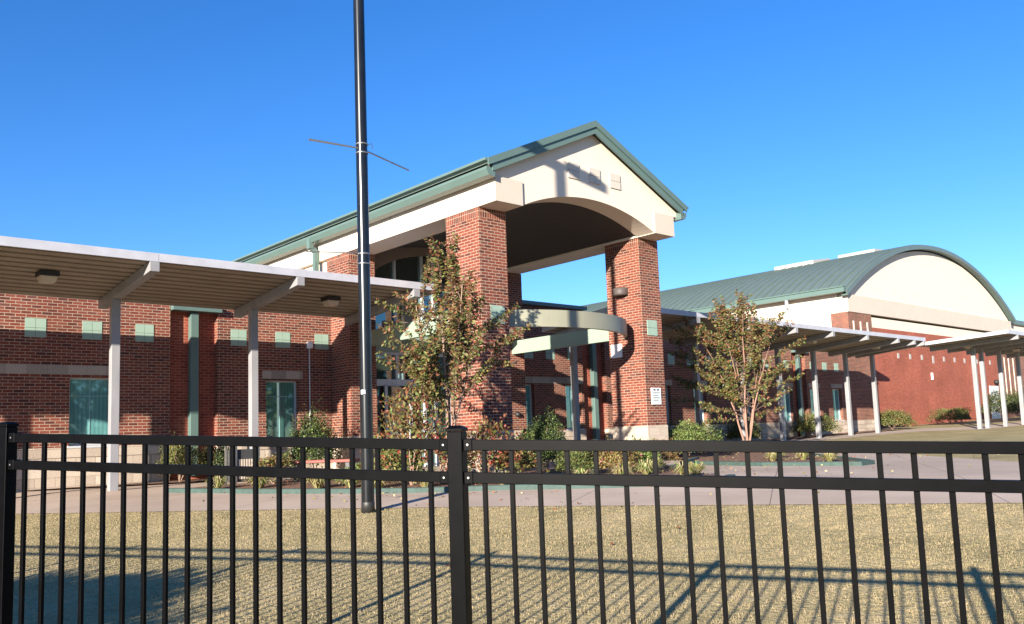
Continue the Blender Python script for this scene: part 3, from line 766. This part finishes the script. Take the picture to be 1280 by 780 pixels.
for i in range(NP-1):
    a = Vector((FP[i][0], FP[i][1], FZ[i])); b = Vector((FP[i+1][0], FP[i+1][1], FZ[i+1])); d = (b-a); L = d.length; u = d/L
    A_, B_ = a+u*.032, b-u*.032
    lo = gz((a.x+b.x)/2, (a.y+b.y)/2)+.16
    for k, off in enumerate((-.0195, -.0195-SEP+.038)):
        MB().bar(A_+Vector((0,0,off)), B_+Vector((0,0,off)), .034, .0385).build('rail', 'black_paint', fence, bevel=.002)
    MB().bar((A_.x, A_.y, gz(A_.x, A_.y)+.16), (B_.x, B_.y, gz(B_.x, B_.y)+.16), .034, .0385).build('rail', 'black_paint', fence, bevel=.002)
    hd = math.atan2(d.y, d.x)
    for k in range(npk[i]):
        p = a+d*(k+1)/(npk[i]+1)
        m = MB(); m.obox((p.x, p.y), hd, .0165, .0165, gz(p.x, p.y)+.06, p.z-.02); m.build('picket', 'black_paint', fence, bevel=.0015)

# ------------------------------------------------------------------ plants
def leaf_mesh(name, centers, dirs, size, mats, mi, parent, aspect=.5, seed=1, droop=0.0):
    rng = np.random.default_rng(seed); n = len(centers)
    c = np.asarray(centers, float); d = np.asarray(dirs, float)
    d = d/np.linalg.norm(d, axis=1, keepdims=True)
    r = rng.normal(size=(n, 3)); w = np.cross(d, r); w /= np.linalg.norm(w, axis=1, keepdims=True)+1e-9
    nn = np.cross(d, w)
    s = size*rng.uniform(.65, 1.3, size=(n, 1))
    p0 = c; p1 = c+d*s*.5+w*s*aspect*.5-nn*s*.06; p2 = c+d*s-nn*s*.12*droop; p3 = c+d*s*.5-w*s*aspect*.5-nn*s*.06
    V = np.stack([p0, p1, p2, p3], 1).reshape(-1, 3)-np.array(parent_origin(parent))
    me = bpy.data.meshes.new(name)
    me.vertices.add(4*n); me.vertices.foreach_set('co', V.astype(np.float32).ravel())
    me.loops.add(4*n); me.loops.foreach_set('vertex_index', np.arange(4*n, dtype=np.int32))
    me.polygons.add(n); me.polygons.foreach_set('loop_start', np.arange(0, 4*n, 4, dtype=np.int32))
    me.polygons.foreach_set('loop_total', np.full(n, 4, dtype=np.int32))
    for q in mats: me.materials.append(MATS[q])
    me.polygons.foreach_set('material_index', np.asarray(mi, dtype=np.int32))
    me.update(calc_edges=True); me.validate()
    o = bpy.data.objects.new(name, me); COL.objects.link(o)
    if parent is not None: o.parent = parent
    return o
def curve(a, b, bow, k=8):
    a = Vector(a); b = Vector(b); m_ = (a+b)/2+Vector(bow)
    return [a*(1-t)**2+m_*2*t*(1-t)+b*t*t for t in [i/(k-1) for i in range(k)]]
def myrtle(label, base, stems, whips, bark, palette, seed, leaf=.055, dens=34, group=None):
    """stems: list of top points; whips: list of (start_fraction, stem index, end point). Leafy whips carry the foliage."""
    rng = random.Random(seed); b = Vector(base)
    t = thing('crape_myrtle', label, 'tree', base, group)
    tr = MB(); cs = []; ds = []; ms = []; SC = []
    for i, tp in enumerate(stems):
        st = b+Vector((rng.uniform(-.10,.10), rng.uniform(-.10,.10), -.05)); tp = b+Vector(tp)
        c = curve(st, tp, ((tp.x-st.x)*-.20, (tp.y-st.y)*-.20, .1), 12)
        c = [p+Vector((rng.uniform(-.015,.015), rng.uniform(-.015,.015), 0)) for p in c]
        tr.tube(c, [.036*(1-.8*j/11) for j in range(12)], 7); SC.append(c)
    def whip(a, e, rad, dn, lift):
        L = (e-a).length
        c = curve(a, e, (0, 0, lift*L), 9)
        tr.tube(c, [rad*(1-.8*j/8) for j in range(9)], 4, mi=1, cap=False)
        N = int(L*dn)
        for q in range(N):
            f = .22+.78*(q+rng.random())/N
            x = f*8; j = min(7, int(x)); p = c[j].lerp(c[j+1], x-j); dr = (c[j+1]-c[j]).normalized()
            sd = Vector((rng.gauss(0,1), rng.gauss(0,1), rng.gauss(-.15,.7))); sd = (sd-dr*sd.dot(dr)).normalized()
            cs.append(p); ds.append(sd+dr*rng.uniform(.1,.7)+Vector((0,0,-.15))); 
            hh = (p.z-b.z)
            ms.append(palette(hh, f, rng))
        return c
    for (f, si, e) in whips:
        c = SC[si % len(SC)]; x = f*11; j = min(10, int(x)); a = c[j].lerp(c[j+1], x-j); e = b+Vector(e)
        w = whip(a, e, .014, dens, rng.uniform(-.12, .10))
        L = (e-a).length
        for q in range(int(1+L*2.6)):
            g_ = rng.uniform(.2, .9); x = g_*8; j = min(7, int(x)); p = w[j].lerp(w[j+1], x-j); dr = (e-a).normalized()
            sd = Vector((rng.gauss(0,1), rng.gauss(0,1), rng.gauss(.25,.6))).normalized()
            whip(p, p+(dr*.85+sd*.6)*rng.uniform(.2,.45), .005, dens*1.15, rng.uniform(-.2,.1))
    tr.build('trunk', [bark, 'twig'], t, fixn=False)
    leaf_mesh('crown', cs, ds, leaf, ['leaf_green','leaf_olive','leaf_dark','leaf_rust','leaf_orange'], ms, t, .52, seed)
    return t
def pal1(h, f, rng):
    r = rng.random(); red = .12+.26*f+.06*(h > 2.8)
    if r < red: return 3 if rng.random() < .55 else 4
    return rng.choice([0,0,1,1,1,2])
def pal2(h, f, rng):
    r = rng.random(); red = .13+.14*(h > 2.9)+.20*f
    if r < red: return 3 if rng.random() < .45 else 4
    return rng.choice([0,1,1,0,2])
RT = Vector((math.cos(yaw), -math.sin(yaw), 0)); FW = Vector((math.sin(yaw), math.cos(yaw), 0))
def rel(u, w, z): p = RT*u+FW*w; return (p.x, p.y, z)     # offsets across / away at the tree
rng = random.Random(21)
# left myrtle: tall, narrow spire, leaning foliage to the right, long arching boughs to the left
stems1 = [rel(-.08,0,4.15), rel(-.55,.1,3.3), rel(.35,-.1,3.7), rel(.75,.15,3.0), rel(.1,.35,3.4)]
wh = []
for i in range(42):
    h = rng.random()**1.25; z = 1.95+2.55*h
    rad = (1.36*math.sin(math.pi*min(1, (h*.75+.30)))**.8)*(1.0 if h < .5 else (1-.74*(h-.5)/.5))
    a = rng.uniform(0, 2*math.pi); rr = rad*rng.uniform(.45, 1.05)
    wh.append((min(.93, .30+.55*h*rng.uniform(.8,1.05)), rng.randrange(5), rel(rr*math.cos(a)+.12, rr*math.sin(a)*.9, z+rng.uniform(-.05,.25))))
for u, z in ((-1.25,2.95),(-1.3,2.45),(-1.15,3.3),(-1.1,1.5),(-1.25,1.62),(-1.0,3.6),(1.15,3.1),(1.25,2.7),(1.1,2.2),(.55,3.9),(-.2,4.62),(-.12,4.4),(-.3,4.3)):
    wh.append((.45 if z < 2 else min(.9, z/4.6), rng.randrange(5), rel(u, rng.uniform(-.3,.3), z)))
T1 = myrtle('tall crape myrtle with green and rusty leaves in front of the left brick column', (9.6, 12.5, gz(9.6,12.5)), stems1, wh, 'bark', pal1, 5, .076, 58, 'crape myrtles in the planting beds')
# right myrtle: open vase
rng = random.Random(44)
stems2 = [rel(-.25,0,3.5), rel(-1.0,.2,3.2), rel(.9,-.1,3.3), rel(.35,.4,3.7), rel(-.5,-.4,3.3), rel(.6,.1,2.9), rel(.05,-.2,4.2)]
wh = []
for i in range(38):
    h = rng.random()**1.1; z = 2.15+2.35*h
    rad = 1.05+.95*math.sin(math.pi*(h*.8+.08)); rad *= 1 if h < .6 else 1-.55*(h-.6)/.4
    a = rng.uniform(0, 2*math.pi); rr = rad*rng.uniform(.3, 1.05)
    wh.append((min(.93, .34+.5*h*rng.uniform(.75,1.05)), rng.randrange(7), rel(rr*math.cos(a)-.22, rr*math.sin(a)*.8, z+rng.uniform(0,.3))))
for u, z in ((-2.3,3.9),(-2.35,3.2),(-2.2,2.4),(-2.0,1.75),(-1.9,2.2),(-1.7,4.1),(-.5,4.8),(.4,4.6),(-2.2,3.55),(-2.1,2.85),(-1.75,2.05),(-1.6,1.45),(-1.3,1.0),(1.9,3.4),(1.6,3.9),(1.4,1.9),(1.2,1.3),(-.1,4.95),(.1,4.75),(-.9,4.2),(.95,4.1),(-1.4,3.9),(-1.9,3.3),(1.8,2.9),(1.9,2.3)):
    wh.append((.30 if z < 1.6 else min(.9, z/5.2), rng.randrange(7), rel(u, rng.uniform(-.3,.3), z)))
T2 = myrtle('open vase shaped crape myrtle with bare pinkish stems right of the portico', (22.75, 14.75, gz(22.7,14.7)), stems2, wh, 'bark_red', pal2, 9, .092, 54, 'crape myrtles in the planting beds')

def shrub(name, label, c, rx, rh, n, leaf, mats, weights, seed, group=None, ry=None, spiky=0.0, asp=.55, cat='shrub', boxy=0.0):
    rng = np.random.default_rng(seed); ry = ry or rx; n = int(n*(1.8 if not boxy or boxy < .8 else 1))
    t = thing(name, label, cat, (c[0], c[1], gz(c[0], c[1])+.03), group); z0 = gz(c[0], c[1])+.03
    u = rng.normal(size=(n, 3)); u /= np.linalg.norm(u, axis=1, keepdims=True); u[:,2] = np.abs(u[:,2])*1.0-.25*rng.random(n)
    lump = 1+.16*np.sin(u[:,0]*5+seed)+.14*np.sin(u[:,1]*7+seed*2)+.10*np.sin(u[:,2]*9+u[:,0]*6)+rng.normal(size=n)*.07
    r = lump*(rng.random(n)**.14)
    if boxy: r = r/np.maximum(np.abs(u).max(axis=1), .3)**boxy
    P = np.stack([c[0]+u[:,0]*rx*r, c[1]+u[:,1]*ry*r, z0+rh*.32+u[:,2]*rh*.66*r], 1)
    P[:,2] = np.maximum(P[:,2], z0+.02)
    if spiky:
        k = rng.random(n) < .25; P[k,2] += rng.random(k.sum())*spiky
    d = u+rng.normal(size=(n, 3))*.7+np.array([0,0,.35])
    mi = rng.choice(len(mats), size=n, p=np.array(weights)/sum(weights))
    leaf_mesh('foliage', P, d, leaf, mats, mi, t, asp, seed)
    st = MB(); rr = random.Random(seed)
    for i in range(7):
        a = rr.uniform(0, 6.28); e = Vector((c[0]+math.cos(a)*rx*.6, c[1]+math.sin(a)*ry*.6, z0+rh*rr.uniform(.5,.85)))
        st.tube(curve((c[0], c[1], z0-.04), e, (0,0,.05), 5), [.012,.01,.008,.006,.004], 5)
    st.build('stem', 'bark', t, fixn=False)
    return t
G1 = 'shrubs in the front planting bed'
D, Gn, Ol, Li, Ru, Or, Re, St, Pk, Dp, Ye = 'leaf_dark','leaf_green','leaf_olive','leaf_lime','leaf_rust','leaf_orange','leaf_red','leaf_straw','leaf_pink','leaf_deep','leaf_yellow'
def at(u, v, z=None):      # pavement point, worked out beforehand by hand
    return None
# at the foot of the left myrtle
shrub('shrub', 'big nandina clump with green and copper leaves at the foot of the left myrtle', (8.65,12.35), .62, 1.62, 1000, .08, [Ol,Gn,Ru,Or,Re], [3,2.4,2.2,2,.8], 11, G1, spiky=.35)
shrub('shrub', 'copper and red leaved shrub directly behind the middle fence post', (9.75,11.6), .58, 1.05, 1100, .068, [Ru,Or,Ol,Gn,Re], [3,2.2,2,1.4,1], 12, G1, spiky=.2)
shrub('shrub', 'dark green shrub with red tips right of the middle fence post', (10.5,11.6), .42, .72, 1300, .056, [Gn,Ol,Ru,D], [2,2,1.5,2], 13, G1)
shrub('shrub', 'rounded dark glossy shrub standing between the two front columns', (12.3,12.75), .46, 1.1, 6000, .042, [D,Gn,Dp,Li], [3,2,1.3,.5], 14, G1, boxy=.35)
shrub('shrub', 'low green shrub under the rounded dark one', (11.6,11.2), .42, .5, 1500, .05, [Gn,D,Ol], [2,2,1], 15, G1)
shrub('shrub', 'golden shrub with one pink bloom between the columns', (12.0,10.6), .42, .62, 2000, .045, [Ol,Or,Ye,Pk], [3,2,1.6,.25], 16, G1)
shrub('shrub', 'bright green leafy shrub left of the right column base', (12.95,10.9), .42, .55, 1500, .065, [Li,Gn,Ye], [3,2,.6], 17, G1, spiky=.15)
shrub('shrub', 'small bronze round shrub in front of the right column', (14.3,11.4), .36, .62, 2200, .038, [Ol,Or,Ru], [3,1.4,1.2], 18, G1)
shrub('shrub', 'broad light green hedge mound right of the right column', (19.05,14.2), .92, .92, 5200, .055, [Li,Gn,Ol,D], [3,3,1,1], 19, ry=.8)
shrub('shrub', 'dark hedge in shade behind the light green mound', (21.3,16.6), .9, .85, 2600, .055, [D,Gn], [3,1], 20, ry=.6)
shrub('shrub', 'dark leafy shrub with upright tips below the second window', (10.35,18.9), .62, 1.35, 4200, .06, [D,Dp,Gn,Li], [3,2,2,.5], 21, spiky=.45)
shrub('shrub', 'olive green bush against the wall left of the litter bin', (7.35,19.55), .5, 1.0, 3000, .045, [Gn,Ol,D,Ye], [2,2,1.5,.5], 22)
shrub('shrub', 'small dark bush just left of the litter bin', (8.25,19.5), .38, .85, 2000, .05, [D,Gn,Dp], [2,1,1], 23)
shrub('shrub', 'low shrub with red flowers beside the litter bin', (7.75,15.75), .36, .58, 1800, .05, [Gn,Ol,Re,Or], [2,2,1,1], 24, G1)
shrub('shrub', 'green broad leaved plant in front of the red bench', (8.75,14.35), .34, .30, 900, .075, [Li,Gn,D], [2,2,1], 25, G1)
shrub('shrub', 'rounded green shrub left of the lamp post base', (9.05,13.3), .45, .75, 2200, .055, [Gn,Li,Ol,Ye], [2,2,2,1], 26, G1)
for i, (x, y, r, h, lb) in enumerate([(29.6,19.3,.62,.8,'clipped bush by the wall behind the right myrtle'),(35.5,19.5,.85,.98,'clipped bush left of the pair of canopy posts, crossed by a post shadow'),
        (44.3,20.0,.95,.95,'clipped bush where the brick wing meets the scarlet wall'),(55.4,21.4,1.0,.9,'clipped bush alone against the scarlet wall'),
        (58.2,21.8,.4,.8,'small bush at the left edge of the shade on the scarlet wall')]):
    shrub('shrub', lb, (x, y), r, h, 2600, .07, [Gn,Ol,D], [2,2,1.2], 40+i, 'clipped bushes along the far wall', boxy=.4)
for i, (x, y, r, h, lb) in enumerate([(64.3,21.4,1.4,1.9,'tall dark shrub beside the white door under the far canopy'),(70.5,21.6,1.8,2.3,'tallest dark shrub at the right edge of the picture')]):
    shrub('shrub', lb, (x, y), r, h, 3600, .09, [D,Dp,Gn,Ye], [3,2,1,.4], 50+i)
# liriope tufts
def tuft(label, x, y, r, seed, n=150, col=('leaf_straw','leaf_yellow','leaf_lime')):
    rg = random.Random(seed); z = gz(x, y)+.03; t = MB()
    for i in range(n):
        a = rg.uniform(0, 6.28); L = r*rg.uniform(.6, 1.25); w = rg.uniform(.006, .011)
        p0 = Vector((x+math.cos(a)*.05*rg.random(), y+math.sin(a)*.05*rg.random(), z)); d = Vector((math.cos(a), math.sin(a), 0)); sd = Vector((-d.y, d.x, 0))*w
        h = L*rg.uniform(.55, 1.1); p1 = p0+d*L*.45+Vector((0,0,h*.8)); p2 = p0+d*L*1.0+Vector((0,0,h*rg.uniform(.25,.75)))
        t.add([p0-sd, p0+sd, p1+sd, p1-sd, p2], [(0,1,2,3),(3,2,4)], rg.choice([0,0,1,2]))
    o = t.build('grass_tuft', list(col), None, fixn=False)
    # move origin to its base
    o.location = (x, y, z); o.data.transform(Matrix.Translation((-x, -y, -z)))
    return tag(o, label, 'ornamental grass', 'yellow grass tufts along the green kerb')
TU = [(6.55,15.6,.26,'yellow grass tuft at the left tip of the kerbed bed'),(7.05,14.9,.30,'yellow grass tuft left of the litter bin'),(7.5,13.55,.36,'pale spiky grass tuft below the litter bin'),
      (7.9,13.1,.34,'second pale grass tuft right of the litter bin'),(8.05,12.45,.36,'full pale grass tuft below the red flowers'),(8.5,11.75,.32,'pale grass tuft below the bench'),
      (8.9,11.3,.28,'pale grass tuft just left of the lamp post'),(9.35,10.75,.24,'small grass tuft right of the lamp post'),(10.2,9.75,.24,'grass tuft right of the middle fence post'),
      (11.0,9.6,.26,'grass tuft under the pink bloom shrub'),(12.0,9.9,.28,'low grass tuft under the bright green shrub'),(12.7,10.3,.28,'grass tuft before the right column, left one'),
      (13.3,10.9,.28,'grass tuft before the right column, beside the bronze shrub'),(11.6,8.75,.26,'grass tuft near the bed corner'),(12.2,8.95,.24,'last grass tuft at the right corner of the bed'),
      (17.0,10.4,.26,'grass tuft in the tree bed, left'),(17.6,10.0,.26,'grass tuft in the tree bed near its kerb'),(16.7,8.9,.26,'grass tuft at the tip of the tree bed'),(18.6,11.2,.26,'grass tuft in the tree bed, back right')]
for i, (x, y, r, lb) in enumerate(TU): tuft(lb, x, y, r, 100+i)

def litter():
    rg = np.random.default_rng(77); P = []
    for cx, cy, n, sp in ((9.6,12.6,700,1.1),(22.7,14.6,500,1.3),(12.5,11.0,300,1.3),(8.5,15.5,160,.9),(18.0,10.5,260,1.2),(8.4,10.2,70,1.6),(14.5,8.5,60,2.2)):
        q = rg.normal(size=(n, 2))*sp+np.array([cx, cy]); P += [(x, y, gz(x, y)+(.04 if (.866*x+.5*y) > 13.0 else .006)+.012*rg.random()) for x, y in q]
    n = len(P); d = rg.normal(size=(n, 3)); d[:, 2] *= .15
    o = leaf_mesh('leaf_litter', P, d, .05, [Ru, Or, St, Ol], rg.integers(0, 4, n), None, .6, 3)
    stuff(o); tag(o, 'fallen brown leaves scattered over the beds and pavement', 'leaves')
litter()
# ------------------------------------------------------------------ small things in the beds
def bin_():
    x, y = 7.72, 17.1; z = gz(x, y)
    t = thing('litter_bin', 'dark slatted litter bin with a light frame by the walkway post', 'litter bin', (x, y, z))
    m = MB(); m.box(x-.22, x+.22, y-.22, y+.22, z+.06, z+.72); m.build('body', 'can_metal', t, bevel=.01)
    m = MB()
    for k in range(7): m.box(x-.18+k*.054, x-.15+k*.054, y-.235, y-.221, z+.12, z+.52)
    m.build('slats', 'lens', t)
    for sx in (-1, 1):
        for sy in (-1, 1): MB().box(x+sx*.245-.02, x+sx*.245+.02, y+sy*.245-.02, y+sy*.245+.02, z, z+.82).build('leg', 'bare_steel', t)
    m = MB(); m.lathe((x, y, z+.80), [(0,.10),(.12,.09),(.25,.04),(.27,.0),(0,.0)], 20); m.build('lid', 'black_housing', t)
bin_()
def bench_():
    a = Vector((8.31,16.06)); b = Vector((9.15,14.95)); d = (b-a).normalized(); h = math.atan2(d.y, d.x); c = (a+b)/2; z = gz(c.x, c.y)
    t = thing('bench', 'red backless bench among the bed shrubs left of the lamp post', 'bench', (c.x, c.y, z))
    MB().obox(c, h, (b-a).length, .36, z+.40, z+.46).build('seat', 'bench_red', t, bevel=.01)
    for s in (-.4, .4):
        q = c+d*s*(b-a).length; MB().obox(q, h, .08, .30, z-.02, z+.399).build('leg', 'can_metal', t)
bench_()
def bowl(x, y, zr, R0, lb, sd):
    z = gz(x, y)+.03
    t = thing('planter', lb, 'planter', (x, y, z), 'terracotta bowl planters by the entrance')
    m = MB(); m.lathe((x, y, zr), [(0,-.10),(R0*.55,-.10),(R0*.85,-.05),(R0,.0),(R0*1.02,.025),(R0*.94,.025),(R0*.9,.0),(0,-.01)], 28); m.build('bowl', 'terracotta', t)
    m = MB(); m.lathe((x, y, z), [(.16,0),(.16,.05),(.07,.10),(.055,(zr-z-.12)),(.11,zr-z-.10)], 20); m.build('pedestal', 'smooth_block', t)
    rg = np.random.default_rng(sd); n = 420; u = rg.normal(size=(n, 3)); u /= np.linalg.norm(u, axis=1, keepdims=True); u[:,2] = abs(u[:,2])
    P = np.array([x, y, zr+.0])+u*np.array([R0*.8, R0*.8, .17])*rg.random((n, 1))**.4
    leaf_mesh('plant', P, u+np.array([0,0,.4]), .045, [Li,Or,Ru], rg.integers(0, 3, n), t, .5, sd)
bowl(13.45, 14.6, -.115, .17, 'terracotta bowl planter on a pedestal right of the left column', 5)
bowl(14.95, 14.0, -.52, .19, 'lower terracotta bowl planter under the portico', 6)

# ------------------------------------------------------------------ things outside the frame that shade or mirror in it
shadow_caster = shrub('shrub', 'unseen rounded shrub added left of the view to shade the lawn', (-3.2,5.45), 1.35, 1.45, 34000, .11, [D,Gn], [2,1], 70, boxy=.9)  # unseen stand-in, added and shaped to cast the rounded shadow on the lawn
def far_tree(i, x, y, h):
    rg = np.random.default_rng(i); z = gz(x, y)
    t = thing('street_tree', 'dark leafy tree across the street behind the viewer', 'tree', (x, y, z), 'trees across the street')
    MB().tube([(x,y,z-.1),(x+.1,y,z+h*.35),(x-.1,y,z+h*.7)], [.25,.18,.08], 8).build('trunk', 'bark', t)
    n = 1500; u = rg.normal(size=(n, 3)); u /= np.linalg.norm(u, axis=1, keepdims=True)
    P = np.array([x, y, z+h*.62])+u*np.array([h*.36, h*.36, h*.38])*(rg.random((n, 1))**.3)*(1+.2*np.sin(u[:,:1]*6+i))
    leaf_mesh('crown', P, u+rg.normal(size=(n, 3))*.5, .75, [D,Gn], rg.integers(0, 2, n), t, .6, i)
for i, (x, y, h) in enumerate([(14,-34,8),(22,-38,9.5),(31,-36,7.5),(40,-40,10),(50,-38,8.5),(62,-42,10),(75,-44,9),(6,-40,9)]): far_tree(i+1, x, y, h)

# ------------------------------------------------------------------ turf blades on the near lawn
def lawn():
    rg = np.random.default_rng(5); N = 800000
    c = rg.random((N, 2))*np.array([8.9, 26.0])+np.array([2.2, -8.0])        # n (across) and s (along)
    nx = np.array([.866, .5]); sx = np.array([-.5, .866])
    P = c[:, :1]*nx+c[:, 1:]*sx
    k = c[:, 0] < np.interp(P[:, 1], [-2, 3.4, 8.6, 11.0, 15.6, 19.5], [10.9, 11.0, 11.05, 10.96, 10.61, 10.6])+rg.normal(size=N)*.05
    dist = np.hypot(P[:, 0], P[:, 1]); k &= (rg.random(N) < np.clip(1.15-dist/26, .25, 1))
    P = P[k]; n = len(P)
    z = -.86+.0135*np.clip(P[:, 0]-20, 0, 70)-.04*np.clip(14-(.866*P[:, 0]+.5*P[:, 1]), 0, 18)-.014
    cl = .5+.5*np.sin(P[:, 0]*3.1+np.sin(P[:, 1]*2.3)*2)*np.sin(P[:, 1]*2.7+np.sin(P[:, 0]*1.9)*2)
    nz_ = np.zeros(n)
    for q in range(14):
        a_ = rg.uniform(0, 6.28); L_ = rg.uniform(.09, .42); nz_ += np.sin((P[:, 0]*np.cos(a_)+P[:, 1]*np.sin(a_))*6.283/L_+rg.uniform(0, 6.28))
    nz_ = np.clip(.5+nz_/7.5, 0, 1); h = rg.uniform(.009, .020, n)*(.45+1.25*nz_)*(.85+.3*cl); a = rg.uniform(0, 6.283, n); w = rg.uniform(.0014, .0028, n)
    lean = rg.uniform(.1, .8, n)*h; b = rg.uniform(0, 6.283, n)
    V = np.zeros((n, 3, 3)); V[:, :, 0] = P[:, :1]; V[:, :, 1] = P[:, 1:]; V[:, :, 2] = z[:, None]
    V[:, 0, 0] -= np.cos(a)*w; V[:, 0, 1] -= np.sin(a)*w; V[:, 1, 0] += np.cos(a)*w; V[:, 1, 1] += np.sin(a)*w
    V[:, 2, 0] += np.cos(b)*lean; V[:, 2, 1] += np.sin(b)*lean; V[:, 2, 2] += h
    me = bpy.data.meshes.new('lawn_grass'); me.vertices.add(3*n); me.vertices.foreach_set('co', V.astype(np.float32).ravel())
    me.loops.add(3*n); me.loops.foreach_set('vertex_index', np.arange(3*n, dtype=np.int32))
    me.polygons.add(n); me.polygons.foreach_set('loop_start', np.arange(0, 3*n, 3, dtype=np.int32)); me.polygons.foreach_set('loop_total', np.full(n, 3, dtype=np.int32))
    for nm in ('blade_straw', 'blade_tan', 'blade_green'): me.materials.append(MATS[nm])
    mi = np.where(rg.random(n) < .16+.30*cl+.18*(1-nz_), 2, rg.integers(0, 2, n)); me.polygons.foreach_set('material_index', mi.astype(np.int32))
    me.update(calc_edges=True)
    o = bpy.data.objects.new('lawn_grass', me); COL.objects.link(o); stuff(o); tag(o, 'short dry tan lawn grass between fence and pavement', 'grass')
leafmat('blade_straw', (.45,.35,.215), .07); leafmat('blade_tan', (.41,.315,.185), .07); leafmat('blade_green', (.34,.285,.15), .08)
for q in ('blade_straw', 'blade_tan', 'blade_green'):
    MATS[q].node_tree.nodes['Principled BSDF'].inputs['Specular IOR Level'].default_value = .05; MATS[q].node_tree.nodes['Principled BSDF'].inputs['Roughness'].default_value = .9
lawn()
